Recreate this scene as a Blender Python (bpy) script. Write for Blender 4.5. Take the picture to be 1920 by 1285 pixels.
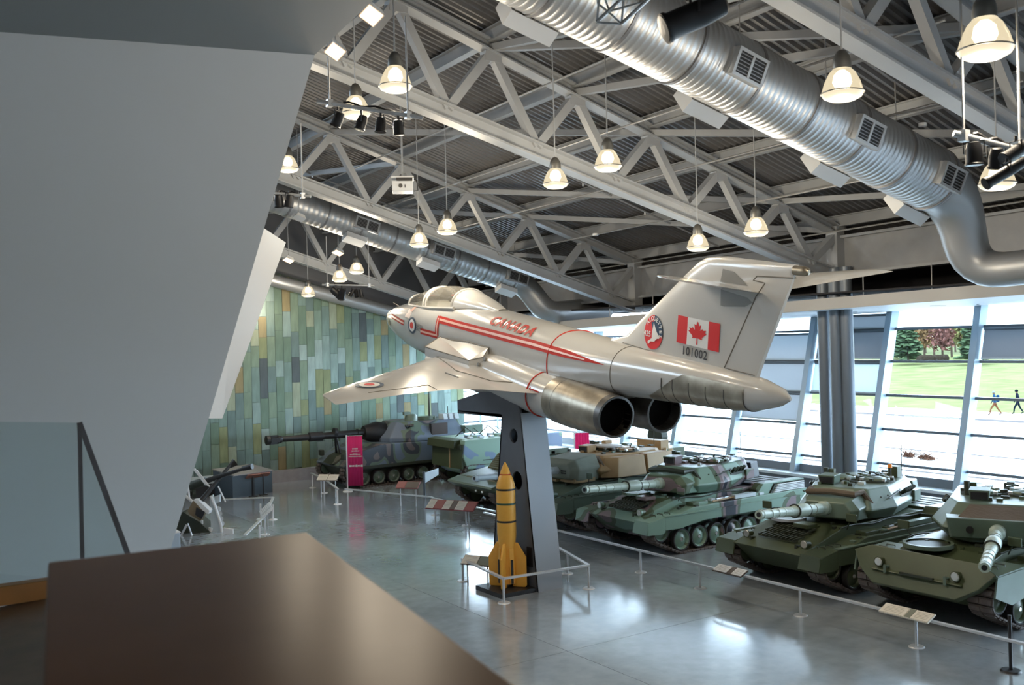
import bpy, bmesh, math, random
from mathutils import Vector, Matrix, noise
from mathutils.geometry import delaunay_2d_cdt

random.seed(7)
for o in list(bpy.data.objects):
    bpy.data.objects.remove(o)
SC = bpy.context.scene
COL = SC.collection

# ------------------------------------------------------------------ camera
# world: x towards the window wall, y along it (away), z up; camera stands on a mezzanine
CAM_H = 5.8
FPX = 1920 * 35.0 / 36.0
_yaw, _pit, _rol = math.radians(33.7), math.radians(-0.1), math.radians(-1.5)
CF = Vector((math.sin(_yaw) * math.cos(_pit), math.cos(_yaw) * math.cos(_pit), math.sin(_pit)))
_r = Vector((math.cos(_yaw), -math.sin(_yaw), 0))
_u = _r.cross(CF)
CR = math.cos(_rol) * _r + math.sin(_rol) * _u
CU = -math.sin(_rol) * _r + math.cos(_rol) * _u
CC = Vector((0, 0, CAM_H))
cd = bpy.data.cameras.new('camera')
cd.sensor_width = 36.0
cd.lens = 35.0
cd.clip_start = 0.05
cd.clip_end = 600
cd.dof.use_dof = True
cd.dof.focus_distance = 24.0
cd.dof.aperture_fstop = 2.8
cam = bpy.data.objects.new('camera', cd)
COL.objects.link(cam)
m3 = Matrix((CR, CU, -CF)).transposed()
cam.matrix_world = Matrix.Translation(CC) @ m3.to_4x4()
SC.camera = cam

# ------------------------------------------------------------------ world, exposure
w = bpy.data.worlds.new('overcast_sky')
SC.world = w
w.use_nodes = True
nt = w.node_tree
bg = nt.nodes['Background']
bg.inputs[0].default_value = (0.66, 0.83, 1.0, 1)
bg.inputs[1].default_value = 9.0
SC.view_settings.view_transform = 'Standard'
SC.view_settings.look = 'None'
SC.view_settings.gamma = 1.0
SC.view_settings.use_curve_mapping = False
SC.view_settings.exposure = 0.85
SC.cycles.max_bounces = 8
SC.cycles.diffuse_bounces = 5
SC.cycles.glossy_bounces = 4
SC.cycles.transmission_bounces = 6
SC.cycles.transparent_max_bounces = 12
SC.cycles.sample_clamp_indirect = 6.0
SC.cycles.caustics_reflective = False
SC.cycles.caustics_refractive = False
LAMP_W = 130.0


# ------------------------------------------------------------------ pixel -> place
def ray(px, py):
    return CF * FPX + CR * (px - 960) + CU * (642.5 - py)


def _pl(px, py, ax, c):
    d = ray(px, py)
    return CC + d * ((c - CC[ax]) / d[ax])


def at_x(px, py, c): return _pl(px, py, 0, c)
def at_y(px, py, c): return _pl(px, py, 1, c)
def at_z(px, py, c=0.0): return _pl(px, py, 2, c)
def at_d(px, py, d): return CC + ray(px, py) * (d / FPX)


# ------------------------------------------------------------------ materials
MATS = {}


def mat(name, col, rough=0.5, metal=0.0, var=0.0, vscale=3.0, bump=0.0, bscale=40.0, spec=0.5, emit=None, estr=0.0, alpha=1.0, coat=0.0, col2=None):
    if name in MATS:
        return MATS[name]
    m = bpy.data.materials.new(name)
    m.use_nodes = True
    t = m.node_tree
    b = t.nodes['Principled BSDF']
    c4 = tuple(col) + (1,)
    b.inputs['Base Color'].default_value = c4
    b.inputs['Roughness'].default_value = rough
    b.inputs['Metallic'].default_value = metal
    b.inputs['Specular IOR Level'].default_value = spec
    b.inputs['Coat Weight'].default_value = coat
    b.inputs['Alpha'].default_value = alpha
    if emit:
        b.inputs['Emission Color'].default_value = tuple(emit) + (1,)
        b.inputs['Emission Strength'].default_value = estr
    tc = None
    if var or bump or col2:
        tc = t.nodes.new('ShaderNodeTexCoord')
    if var or col2:
        n = t.nodes.new('ShaderNodeTexNoise')
        n.inputs['Scale'].default_value = vscale
        n.inputs['Detail'].default_value = 5
        t.links.new(tc.outputs['Object'], n.inputs['Vector'])
        r = t.nodes.new('ShaderNodeValToRGB')
        c2 = col2 if col2 else [min(1, x * (1 + var)) for x in col]
        c1 = col if col2 else [x * (1 - var) for x in col]
        r.color_ramp.elements[0].position = 0.3
        r.color_ramp.elements[0].color = tuple(c1) + (1,)
        r.color_ramp.elements[1].position = 0.7
        r.color_ramp.elements[1].color = tuple(c2) + (1,)
        t.links.new(n.outputs['Fac'], r.inputs['Fac'])
        t.links.new(r.outputs['Color'], b.inputs['Base Color'])
    if bump:
        n2 = t.nodes.new('ShaderNodeTexNoise')
        n2.inputs['Scale'].default_value = bscale
        n2.inputs['Detail'].default_value = 4
        t.links.new(tc.outputs['Object'], n2.inputs['Vector'])
        bp = t.nodes.new('ShaderNodeBump')
        bp.inputs['Strength'].default_value = bump
        bp.inputs['Distance'].default_value = 0.02
        t.links.new(n2.outputs['Fac'], bp.inputs['Height'])
        t.links.new(bp.outputs['Normal'], b.inputs['Normal'])
    MATS[name] = m
    return m


def camo(name, cols, scale=0.8, rough=0.5, seed=0.0):
    m = bpy.data.materials.new(name)
    m.use_nodes = True
    t = m.node_tree
    b = t.nodes['Principled BSDF']
    b.inputs['Roughness'].default_value = rough
    tc = t.nodes.new('ShaderNodeTexCoord')
    mp = t.nodes.new('ShaderNodeMapping')
    mp.inputs['Location'].default_value = (seed, seed * 2.3, seed * 0.7)
    n = t.nodes.new('ShaderNodeTexNoise')
    n.inputs['Scale'].default_value = scale
    n.inputs['Detail'].default_value = 1.5
    n.inputs['Distortion'].default_value = 0.6
    t.links.new(tc.outputs['Object'], mp.inputs['Vector'])
    t.links.new(mp.outputs['Vector'], n.inputs['Vector'])
    r = t.nodes.new('ShaderNodeValToRGB')
    r.color_ramp.interpolation = 'CONSTANT'
    els = r.color_ramp.elements
    pos = [0.0, 0.50, 0.555, 0.63, 0.7]
    els[0].position = 0.0
    els[0].color = tuple(cols[0]) + (1,)
    els[1].position = pos[1]
    els[1].color = tuple(cols[1]) + (1,)
    for i in range(2, len(cols)):
        e = els.new(pos[i])
        e.color = tuple(cols[i]) + (1,)
    t.links.new(n.outputs['Fac'], r.inputs['Fac'])
    t.links.new(r.outputs['Color'], b.inputs['Base Color'])
    MATS[name] = m
    return m


def glass_mat(name, tint=(0.93, 0.97, 0.98), refl=0.06):
    m = bpy.data.materials.new(name)
    m.use_nodes = True
    t = m.node_tree
    t.nodes.clear()
    o = t.nodes.new('ShaderNodeOutputMaterial')
    tr = t.nodes.new('ShaderNodeBsdfTransparent')
    tr.inputs[0].default_value = tuple(tint) + (1,)
    g = t.nodes.new('ShaderNodeBsdfGlossy')
    g.inputs['Roughness'].default_value = 0.02
    lw = t.nodes.new('ShaderNodeLayerWeight')
    lw.inputs['Blend'].default_value = 0.5
    pw_ = t.nodes.new('ShaderNodeMath')
    pw_.operation = 'POWER'
    pw_.inputs[1].default_value = 5.0
    f = t.nodes.new('ShaderNodeMath')
    f.operation = 'MULTIPLY_ADD'
    f.inputs[1].default_value = 0.9
    f.inputs[2].default_value = 0.03 if refl < 0.1 else 0.05
    t.links.new(lw.outputs['Facing'], pw_.inputs[0])
    t.links.new(pw_.outputs[0], f.inputs[0])
    mx = t.nodes.new('ShaderNodeMixShader')
    t.links.new(f.outputs[0], mx.inputs[0])
    t.links.new(tr.outputs[0], mx.inputs[1])
    t.links.new(g.outputs[0], mx.inputs[2])
    t.links.new(mx.outputs[0], o.inputs[0])
    MATS[name] = m
    return m


def translucent_mat(name, col, fac=0.5):
    m = bpy.data.materials.new(name)
    m.use_nodes = True
    t = m.node_tree
    t.nodes.clear()
    o = t.nodes.new('ShaderNodeOutputMaterial')
    d = t.nodes.new('ShaderNodeBsdfDiffuse')
    d.inputs[0].default_value = tuple(col) + (1,)
    tl = t.nodes.new('ShaderNodeBsdfTranslucent')
    tl.inputs[0].default_value = tuple(col) + (1,)
    mx = t.nodes.new('ShaderNodeMixShader')
    mx.inputs[0].default_value = fac
    t.links.new(d.outputs[0], mx.inputs[1])
    t.links.new(tl.outputs[0], mx.inputs[2])
    t.links.new(mx.outputs[0], o.inputs[0])
    MATS[name] = m
    return m


# ------------------------------------------------------------------ mesh builder
def V(*a):
    return Vector(a)


class MB:
    def __init__(s):
        s.v, s.f = [], []

    def add(s, vs, fs):
        o = len(s.v)
        s.v.extend([tuple(v) for v in vs])
        s.f.extend([tuple(i + o for i in f) for f in fs])
        return s

    def box(s, c, d, M=None):
        x, y, z = d[0] / 2, d[1] / 2, d[2] / 2
        vs = [Vector((a, b, e)) for a in (-x, x) for b in (-y, y) for e in (-z, z)]
        if M is not None:
            vs = [M @ v for v in vs]
        c = Vector(c)
        return s.add([v + c for v in vs], [(0, 1, 3, 2), (4, 6, 7, 5), (0, 4, 5, 1), (2, 3, 7, 6), (0, 2, 6, 4), (1, 5, 7, 3)])

    def span(s, a, b):
        return s.box([(a[i] + b[i]) / 2 for i in range(3)], [abs(a[i] - b[i]) for i in range(3)])

    def hexa(s, p):  # bottom 4 (ccw from above), top 4
        return s.add(p, [(3, 2, 1, 0), (4, 5, 6, 7), (0, 1, 5, 4), (1, 2, 6, 5), (2, 3, 7, 6), (3, 0, 4, 7)])

    def beam(s, p0, p1, wd, ht, up=(0, 0, 1)):
        p0, p1 = Vector(p0), Vector(p1)
        d = (p1 - p0).normalized()
        sd = d.cross(Vector(up))
        if sd.length < 1e-4:
            sd = d.cross(Vector((0, 1, 0)))
        sd.normalize()
        u = sd.cross(d)
        vs = [p + sd * (a * wd / 2) + u * (b * ht / 2) for p in (p0, p1) for a, b in ((-1, -1), (1, -1), (1, 1), (-1, 1))]
        return s.add(vs, [(0, 1, 2, 3), (7, 6, 5, 4), (0, 4, 5, 1), (1, 5, 6, 2), (2, 6, 7, 3), (3, 7, 4, 0)])

    def ibeam(s, p0, p1, wd, ht, tf=0.03, tw=0.03):
        s.beam(Vector(p0) + V(0, 0, ht / 2 - tf / 2), Vector(p1) + V(0, 0, ht / 2 - tf / 2), wd, tf)
        s.beam(Vector(p0) - V(0, 0, ht / 2 - tf / 2), Vector(p1) - V(0, 0, ht / 2 - tf / 2), wd, tf)
        return s.beam(p0, p1, tw, ht - 2 * tf)

    def tube(s, p0, p1, r0, r1=None, n=12, cap=True):
        if r1 is None:
            r1 = r0
        return s.rod([p0, p1], [r0, r1], n, cap)

    def rod(s, pts, rs, n=8, cap=True):
        pts = [Vector(p) for p in pts]
        if not isinstance(rs, (list, tuple)):
            rs = [rs] * len(pts)
        rings = []
        pu = None
        for i, p in enumerate(pts):
            a = pts[max(0, i - 1)]
            b = pts[min(len(pts) - 1, i + 1)]
            d = b - a
            if d.length < 1e-9:
                d = V(0, 0, 1)
            d.normalize()
            if pu is None:
                pu = d.cross(V(0, 0, 1))
                if pu.length < 1e-3:
                    pu = d.cross(V(1, 0, 0))
            u = (pu - d * pu.dot(d)).normalized()
            pu = u
            w_ = d.cross(u)
            rings.append([p + (u * math.cos(t) + w_ * math.sin(t)) * rs[i] for t in [2 * math.pi * k / n for k in range(n)]])
        return s.loft(rings, cap)

    def loft(s, rings, cap=True, close=True):
        n = len(rings[0])
        vs = [v for r in rings for v in r]
        fs = []
        for i in range(len(rings) - 1):
            for k in range(n if close else n - 1):
                k2 = (k + 1) % n
                fs.append((i * n + k, i * n + k2, (i + 1) * n + k2, (i + 1) * n + k))
        if cap:
            fs.append(tuple(range(n - 1, -1, -1)))
            fs.append(tuple((len(rings) - 1) * n + k for k in range(n)))
        return s.add(vs, fs)

    def lathe(s, prof, n=24, M=None, cap=True):
        rings = []
        for r, z in prof:
            ring = [Vector((r * math.cos(2 * math.pi * k / n), r * math.sin(2 * math.pi * k / n), z)) for k in range(n)]
            if M is not None:
                ring = [M @ v for v in ring]
            rings.append(ring)
        return s.loft(rings, cap)

    def prism(s, poly, ax, a, b, M=None):
        def mk(p, c):
            return {'x': (c, p[0], p[1]), 'y': (p[0], c, p[1]), 'z': (p[0], p[1], c)}[ax]
        n = len(poly)
        vs = [Vector(mk(p, a)) for p in poly] + [Vector(mk(p, b)) for p in poly]
        if M is not None:
            vs = [M @ v for v in vs]
        fs = [tuple(range(n)), tuple(range(2 * n - 1, n - 1, -1))] + [(i, (i + 1) % n, (i + 1) % n + n, i + n) for i in range(n)]
        return s.add(vs, fs)

    def disc(s, c, r, ax, th, n=20):
        d = {'x': V(1, 0, 0), 'y': V(0, 1, 0), 'z': V(0, 0, 1)}[ax]
        return s.tube(Vector(c) - d * th / 2, Vector(c) + d * th / 2, r, r, n)

    def ball(s, c, r, n=12, m=8, sc=(1, 1, 1)):
        c = Vector(c)
        rings = []
        for i in range(1, m):
            t = math.pi * i / m
            rings.append([c + V(r * sc[0] * math.sin(t) * math.cos(2 * math.pi * k / n), r * sc[1] * math.sin(t) * math.sin(2 * math.pi * k / n), -r * sc[2] * math.cos(t)) for k in range(n)])
        return s.loft(rings, True)

    def holed(s, outer, holes, ax, a, b):
        vs2, ed = [], []
        for loop in [outer] + holes:
            o = len(vs2)
            vs2 += [Vector(p) for p in loop]
            ed += [(o + i, o + (i + 1) % len(loop)) for i in range(len(loop))]
        out = delaunay_2d_cdt(vs2, ed, [], 1, 1e-5)
        cv, _, cf = out[0], out[1], out[2]

        def inside(p, lp):
            c = False
            j = len(lp) - 1
            for i in range(len(lp)):
                if (lp[i][1] > p[1]) != (lp[j][1] > p[1]) and p[0] < (lp[j][0] - lp[i][0]) * (p[1] - lp[i][1]) / (lp[j][1] - lp[i][1]) + lp[i][0]:
                    c = not c
                j = i
            return c
        tris = []
        for f in cf:
            ctr = sum((cv[i] for i in f), Vector((0, 0))) / len(f)
            if inside(ctr, outer) and not any(inside(ctr, h) for h in holes):
                tris.append(f)

        def mk(p, c):
            return {'x': (c, p[0], p[1]), 'y': (p[0], c, p[1]), 'z': (p[0], p[1], c)}[ax]
        n = len(cv)
        vs = [mk(p, a) for p in cv] + [mk(p, b) for p in cv]
        fs = [tuple(f) for f in tris] + [tuple(i + n for i in reversed(f)) for f in tris]
        s.add(vs, fs)
        for lp in [outer] + holes:
            k = len(lp)
            s.add([mk(p, a) for p in lp] + [mk(p, b) for p in lp], [(i, (i + 1) % k, (i + 1) % k + k, i + k) for i in range(k)])
        return s

    def xf(s, M):
        s.v = [tuple(M @ Vector(v)) for v in s.v]
        return s

    def build(s, name, material, parent=None, smooth=False, bevel=0.0, label=None):
        me = bpy.data.meshes.new(name)
        me.from_pydata(s.v, [], s.f)
        bm = bmesh.new()
        bm.from_mesh(me)
        bmesh.ops.recalc_face_normals(bm, faces=bm.faces)
        bm.to_mesh(me)
        bm.free()
        if smooth:
            me.polygons.foreach_set('use_smooth', [True] * len(me.polygons))
            me.set_sharp_from_angle(angle=math.radians(38))
        me.materials.append(material if not isinstance(material, str) else MATS[material])
        o = bpy.data.objects.new(name, me)
        COL.objects.link(o)
        if parent:
            o.parent = parent
        if bevel:
            md = o.modifiers.new('bevel', 'BEVEL')
            md.width = bevel
            md.segments = 2
            md.limit_method = 'ANGLE'
        if label:
            o['label'] = label
        return o


def tag(o, label=None, cat=None, group=None, kind=None):
    if label: o['label'] = label
    if cat: o['category'] = cat
    if group: o['group'] = group
    if kind: o['kind'] = kind
    return o


def thing(name, label, cat, loc=(0, 0, 0), rz=0.0, group=None, scale=1.0):
    o = bpy.data.objects.new(name, None)
    o.empty_display_size = 0.2
    COL.objects.link(o)
    o.location = loc
    o.rotation_euler = (0, 0, rz)
    o.scale = (scale,) * 3
    return tag(o, label, cat, group)


def struct(name, label=None):
    o = bpy.data.objects.new(name, None)
    COL.objects.link(o)
    o['kind'] = 'structure'
    if label: o['label'] = label
    return o


def copy_tree(o, parent=None):
    c = o.copy()
    COL.objects.link(c)
    c.parent = parent
    for ch in o.children:
        copy_tree(ch, c)
    return c


def text_mesh(body, size=1.0, shear=0.0, extrude=0.0, align='CENTER', space=1.0, bold=0.0):
    cu = bpy.data.curves.new('t', 'FONT')
    cu.body = body
    cu.size = size
    cu.shear = shear
    cu.align_x = align
    cu.align_y = 'CENTER'
    cu.space_character = space
    cu.offset = bold
    cu.resolution_u = 3
    ob = bpy.data.objects.new('t', cu)
    COL.objects.link(ob)
    dg = bpy.context.evaluated_depsgraph_get()
    me = bpy.data.meshes.new_from_object(ob.evaluated_get(dg))
    vs = [tuple(v.co) for v in me.vertices]
    fs = [tuple(p.vertices) for p in me.polygons]
    bpy.data.objects.remove(ob)
    bpy.data.curves.remove(cu)
    bpy.data.meshes.remove(me)
    return vs, fs


def text_obj(name, body, size, material, parent, M, **k):
    vs, fs = text_mesh(body, size, **k)
    b = MB()
    b.add([M @ Vector(v) for v in vs], fs)
    return b.build(name, material, parent)


# palette
mat('white_wall', (0.74, 0.75, 0.76), 0.6, var=0.02, vscale=0.6)
mat('soffit_white', (0.72, 0.74, 0.77), 0.5)
mat('steel', (0.33, 0.345, 0.36), 0.42, var=0.04, vscale=1.5)
mat('steel_dark', (0.30, 0.31, 0.32), 0.5, var=0.05)
mat('mullion', (0.30, 0.39, 0.47), 0.35, metal=0.3)
mat('deck', (0.18, 0.18, 0.185), 0.42, metal=0.3, var=0.08, vscale=1.2)
mat('duct', (0.58, 0.59, 0.60), 0.40, metal=0.8, var=0.05, vscale=2.0)
mat('duct_band', (0.30, 0.30, 0.31), 0.4, metal=0.7)
mat('duct_box', (0.66, 0.68, 0.70), 0.5)
mat('black', (0.012, 0.012, 0.014), 0.45)
mat('black_gloss', (0.01, 0.011, 0.013), 0.25)
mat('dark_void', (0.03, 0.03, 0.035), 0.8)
mat('nozzle_black', (0.004, 0.004, 0.004), 0.95, spec=0.05)  # near-black matt fill for the nozzle insides
mat('rubber', (0.035, 0.035, 0.035), 0.75)
mat('chrome', (0.75, 0.75, 0.76), 0.22, metal=1.0)
mat('alu', (0.62, 0.64, 0.66), 0.35, metal=0.6)
mat('rail_grey', (0.60, 0.62, 0.64), 0.38, metal=0.4)
mat('low_wall', (0.10, 0.12, 0.14), 0.55, var=0.1)
mat('ledge', (0.55, 0.62, 0.66), 0.4)
mat('cable', (0.4, 0.4, 0.4), 0.5, metal=0.5)
mat('pink', (0.74, 0.05, 0.24), 0.6)
mat('paper', (0.72, 0.68, 0.60), 0.6)
mat('white_paint', (0.78, 0.80, 0.82), 0.4)
mat('red_panel', (0.28, 0.05, 0.06), 0.5)
mat('print_dark', (0.12, 0.10, 0.09), 0.6)
glass_mat('window_glass')
glass_mat('rail_glass', (0.66, 0.76, 0.76), 0.2)
translucent_mat('frosted_pane', (0.85, 0.88, 0.9), 0.85)
# ================================================================== THE SETTING
# floor ------------------------------------------------------------
m = mat('floor_concrete', (0.17, 0.185, 0.20), 0.16)
t = m.node_tree
b = t.nodes['Principled BSDF']
tc = t.nodes.new('ShaderNodeTexCoord')
n1 = t.nodes.new('ShaderNodeTexNoise'); n1.inputs['Scale'].default_value = 0.35; n1.inputs['Detail'].default_value = 6
n2 = t.nodes.new('ShaderNodeTexNoise'); n2.inputs['Scale'].default_value = 4.0; n2.inputs['Detail'].default_value = 6
for n_ in (n1, n2):
    t.links.new(tc.outputs['Object'], n_.inputs['Vector'])
mx = t.nodes.new('ShaderNodeMath'); mx.operation = 'ADD'
mu = t.nodes.new('ShaderNodeMath'); mu.operation = 'MULTIPLY'; mu.inputs[1].default_value = 0.35
t.links.new(n2.outputs['Fac'], mu.inputs[0]); t.links.new(n1.outputs['Fac'], mx.inputs[0]); t.links.new(mu.outputs[0], mx.inputs[1])
rp = t.nodes.new('ShaderNodeValToRGB')
rp.color_ramp.elements[0].position = 0.45; rp.color_ramp.elements[0].color = (0.235, 0.27, 0.305, 1)
rp.color_ramp.elements[1].position = 0.9; rp.color_ramp.elements[1].color = (0.40, 0.45, 0.49, 1)
t.links.new(mx.outputs[0], rp.inputs['Fac']); t.links.new(rp.outputs['Color'], b.inputs['Base Color'])
rr = t.nodes.new('ShaderNodeMapRange'); rr.inputs['To Min'].default_value = 0.09; rr.inputs['To Max'].default_value = 0.22
t.links.new(n2.outputs['Fac'], rr.inputs['Value']); t.links.new(rr.outputs[0], b.inputs['Roughness'])
b.inputs['Specular IOR Level'].default_value = 0.8
b.inputs['Coat Weight'].default_value = 0.6
b.inputs['Coat Roughness'].default_value = 0.12

# slabs with recessed joints: floor object + slab children
floor = struct('floor', 'polished grey concrete gallery floor')
MB().span((-9, -7, -0.4), (28.3, 41.6, -0.05)).build('subfloor', mat('joint', (0.05, 0.05, 0.055), 0.8), floor)
xs = [-9, -1, 5.2, 11.0, 17.0, 23.0, 28.3]
ys = [-7, 2.5, 8.7, 14.9, 21.1, 27.3, 33.5, 41.6]
for i in range(len(xs) - 1):
    for j in range(len(ys) - 1):
        MB().span((xs[i] + 0.006, ys[j] + 0.006, -0.06), (xs[i + 1] - 0.006, ys[j + 1] - 0.006, 0)).build('slab', MATS['floor_concrete'], floor)

# leaning window wall ----------------------------------------------
LEAN = 0.252
def wx(z): return 28.0 + LEAN * (z - 1.0)
def on_glass(px, py):
    d = ray(px, py)
    tt = (28.0 + LEAN * (CAM_H - 1.0)) / (d.x - LEAN * d.z)
    return CC + d * tt
TZ = [on_glass(1730, 876).z, on_glass(1740, 810).z, on_glass(1748, 744).z, on_glass(1756, 678).z, on_glass(1762, 614.5).z]
MY = [17.55 + 3.13 * k for k in range(-8, 8)]
SILL = 0.92
def soff_z(y): return 6.51 + (17.6 - y) * 0.021
for k in range(len(MY) - 1):
    y0, y1 = MY[k], MY[k + 1]
    win = struct('window_%d' % (k + 1), 'leaning glazed bay of the window wall')
    # mullion at y0 : deep steel box following the lean
    def mull(y):
        zt_ = soff_z(y) + 0.5
        h = MB()
        a, c = 0.11, 0.40
        p = []
        for z in (SILL, zt_):
            x = wx(z)
            p += [V(x - c, y - a, z), V(x, y - a, z), V(x, y + a, z), V(x - c, y + a, z)]
        h.hexa(p)
        # bolts plate flange
        return h
    mull(y0).build('mullion', 'mullion', win)
    if k == len(MY) - 2:
        mull(y1).build('mullion', 'mullion', win)
    zs = [SILL + 0.25] + TZ + [soff_z(y0) + 0.3]
    MB().hexa([V(wx(SILL) - 0.14, y0, SILL), V(wx(SILL) + 0.05, y0, SILL), V(wx(SILL) + 0.05, y1, SILL), V(wx(SILL) - 0.14, y1, SILL),
               V(wx(SILL + .27) - 0.14, y0, SILL + .27), V(wx(SILL + .27) + 0.05, y0, SILL + .27), V(wx(SILL + .27) + 0.05, y1, SILL + .27), V(wx(SILL + .27) - 0.14, y1, SILL + .27)]).build('bottom_rail', mat('frame_dark', (0.12, 0.15, 0.18), 0.45), win)
    for z in TZ:
        MB().beam((wx(z) - 0.06, y0, z), (wx(z) - 0.06, y1, z), 0.13, 0.085).build('transom', MATS['frame_dark'], win)
    for i in range(len(zs) - 1):
        za, zb = zs[i], zs[i + 1]
        MB().add([(wx(za) + .02, y0 + .05, za), (wx(za) + .02, y1 - .05, za), (wx(zb) + .02, y1 - .05, zb), (wx(zb) + .02, y0 + .05, zb)], [(0, 1, 2, 3)]).build('pane', 'window_glass' if i < len(zs) - 2 else 'frosted_pane', win)
wlow = struct('wall_right', 'low dark wall with pale ledge under the windows')
MB().span((27.35, MY[0], 0), (28.6, 41.6, SILL - 0.09)).build('low_wall_face', 'low_wall', wlow)
MB().span((27.28, MY[0], SILL - 0.09), (28.6, 41.6, SILL)).build('ledge', 'ledge', wlow)
# soffit over the windows
so = struct('trim_1', 'pale soffit with cream fascia above the windows')
def sofbox(x0, x1, za, zb, name, mt):
    p = []
    for dz in (za, zb):
        for x, y in ((x0, MY[0]), (x1, MY[0]), (x1, 41.6), (x0, 41.6)):
            p.append(V(x, y, soff_z(y) + dz))
    return MB().hexa(p).build(name, mt, so)
sofbox(24.0, 30.2, 0.0, 0.06, 'soffit_board', MATS['soffit_white'])
sofbox(23.9, 24.05, 0.0, 0.33, 'fascia', mat('fascia', (0.50, 0.49, 0.47), 0.5))
for y in (17.55, 20.7, 23.8):
    z = soff_z(y)
    for k in range(3):
        MB().span((26.6 + k * 0.26, y - 0.05, z - 0.012), (26.75 + k * 0.26, y + 0.05, z - 0.001)).build('slot_vent', 'black', so)
for px, py in ((1834, 572), (1643, 585), (1486, 597)):
    p = at_z(px, py, 6.5)
    MB().tube((p.x, p.y, soff_z(p.y) - 0.02), (p.x, p.y, soff_z(p.y)), 0.05, 0.05, 12).build('recessed_light', 'alu', so)
# upper sheets painted near-black as the shaded void behind the edge beam, closing walls
wu = struct('wall_right_upper', 'upper wall painted dark for the shaded void behind the edge beam')
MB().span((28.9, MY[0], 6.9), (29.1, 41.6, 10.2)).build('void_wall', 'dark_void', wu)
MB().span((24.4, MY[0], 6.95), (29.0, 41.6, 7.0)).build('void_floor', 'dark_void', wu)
wb = struct('wall_back', 'white wall behind the viewer')
MB().span((-9.3, -7.3, 0), (29.5, -7.0, 20.5)).build('wall_face', 'white_wall', wb)
wl = struct('wall_left', 'white wall on the mezzanine side')
MB().span((-9.3, -7.3, 0), (-9.0, 41.9, 20.5)).build('wall_face', 'white_wall', wl)

# copper wall: vertical patinated plates with staggered joints -------
m = mat('patina', (0.3, 0.4, 0.33), 0.38, metal=0.35)
t = m.node_tree
b = t.nodes['Principled BSDF']
oi = t.nodes.new('ShaderNodeObjectInfo')
rp = t.nodes.new('ShaderNodeValToRGB')
rp.color_ramp.interpolation = 'CONSTANT'
pal = [(0.00, (0.136, 0.200, 0.144)), (0.14, (0.184, 0.248, 0.176)), (0.27, (0.232, 0.312, 0.280)), (0.38, (0.136, 0.192, 0.176)), (0.52, (0.216, 0.240, 0.120)),
       (0.60, (0.288, 0.368, 0.336)), (0.68, (0.168, 0.240, 0.208)), (0.84, (0.256, 0.208, 0.104)), (0.87, (0.080, 0.096, 0.096)), (0.91, (0.200, 0.280, 0.224)), (0.97, (0.288, 0.320, 0.224))]
els = rp.color_ramp.elements
els[0].position = 0; els[0].color = pal[0][1] + (1,)
els[1].position = pal[1][0]; els[1].color = pal[1][1] + (1,)
for p_, c_ in pal[2:]:
    e = els.new(p_); e.color = c_ + (1,)
t.links.new(oi.outputs['Random'], rp.inputs['Fac'])
tc = t.nodes.new('ShaderNodeTexCoord')
mp = t.nodes.new('ShaderNodeMapping'); mp.inputs['Scale'].default_value = (3.0, 3.0, 0.7)
n1 = t.nodes.new('ShaderNodeTexNoise'); n1.inputs['Scale'].default_value = 1.6; n1.inputs['Detail'].default_value = 6
t.links.new(tc.outputs['Object'], mp.inputs['Vector']); t.links.new(mp.outputs[0], n1.inputs['Vector'])
mc = t.nodes.new('ShaderNodeMix'); mc.data_type = 'RGBA'; mc.blend_type = 'OVERLAY'; mc.inputs['Factor'].default_value = 0.55
t.links.new(rp.outputs['Color'], mc.inputs['A']); t.links.new(n1.outputs['Fac'], mc.inputs['B'])
t.links.new(mc.outputs['Result'], b.inputs['Base Color'])
cw = struct('wall_far', 'far wall clad in green patinated copper plates')
WY = 41.3
def wall_top(x): return 9.15 + (15.0 - x) * 0.29
bk = MB()
bk.prism([(9.6, 0), (24.5, 0), (24.5, wall_top(24.5)), (9.6, wall_top(9.6))], 'y', WY, WY + 0.3)
bk.build('backing', mat('patina_gap', (0.07, 0.09, 0.08), 0.7), cw)
x = 10.6
pw = 0.36
cnt = 0
rs = random.Random(21)
lib = {}
while x < 24.3:
    z = 0.5 - rs.random() * 0.7
    top = wall_top(x + pw / 2) - 0.1
    while z < top:
        h = rs.choice((0.7, 0.9, 1.1, 1.3, 1.5, 1.7))
        za, zb = max(z, 0.5), min(z + h, top)
        if zb - za > 0.1:
            pr = rs.choice((0.012, 0.018, 0.026))
            o = MB().box((0, 0, 0), (pw - 0.012, 0.02 + pr, zb - za - 0.012)).build('copper_panel', 'patina', cw)
            o.location = (x + pw / 2, WY - 0.012 - pr / 2, (za + zb) / 2)
            cnt += 1
        z += h
    x += pw
MB().span((9.6, WY - 0.35, 0), (24.5, WY, 0.5)).build('concrete_base', mat('base_concrete', (0.30, 0.29, 0.31), 0.5, var=0.1), cw)
# rest of the far wall (behind the leaning slab)
MB().span((-9, WY, 0), (9.6, WY + 0.3, 14)).build('plain_wall', 'white_wall', cw)
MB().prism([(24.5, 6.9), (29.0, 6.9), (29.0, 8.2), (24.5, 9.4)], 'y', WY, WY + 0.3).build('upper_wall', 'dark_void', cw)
MB().prism([(9.6, wall_top(9.6)), (24.5, wall_top(24.5)), (24.5, 9.6), (9.6, 14.2)], 'y', WY + 0.1, WY + 0.4).build('upper_wall', mat('upper_grey', (0.10, 0.105, 0.115), 0.7), cw)
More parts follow.
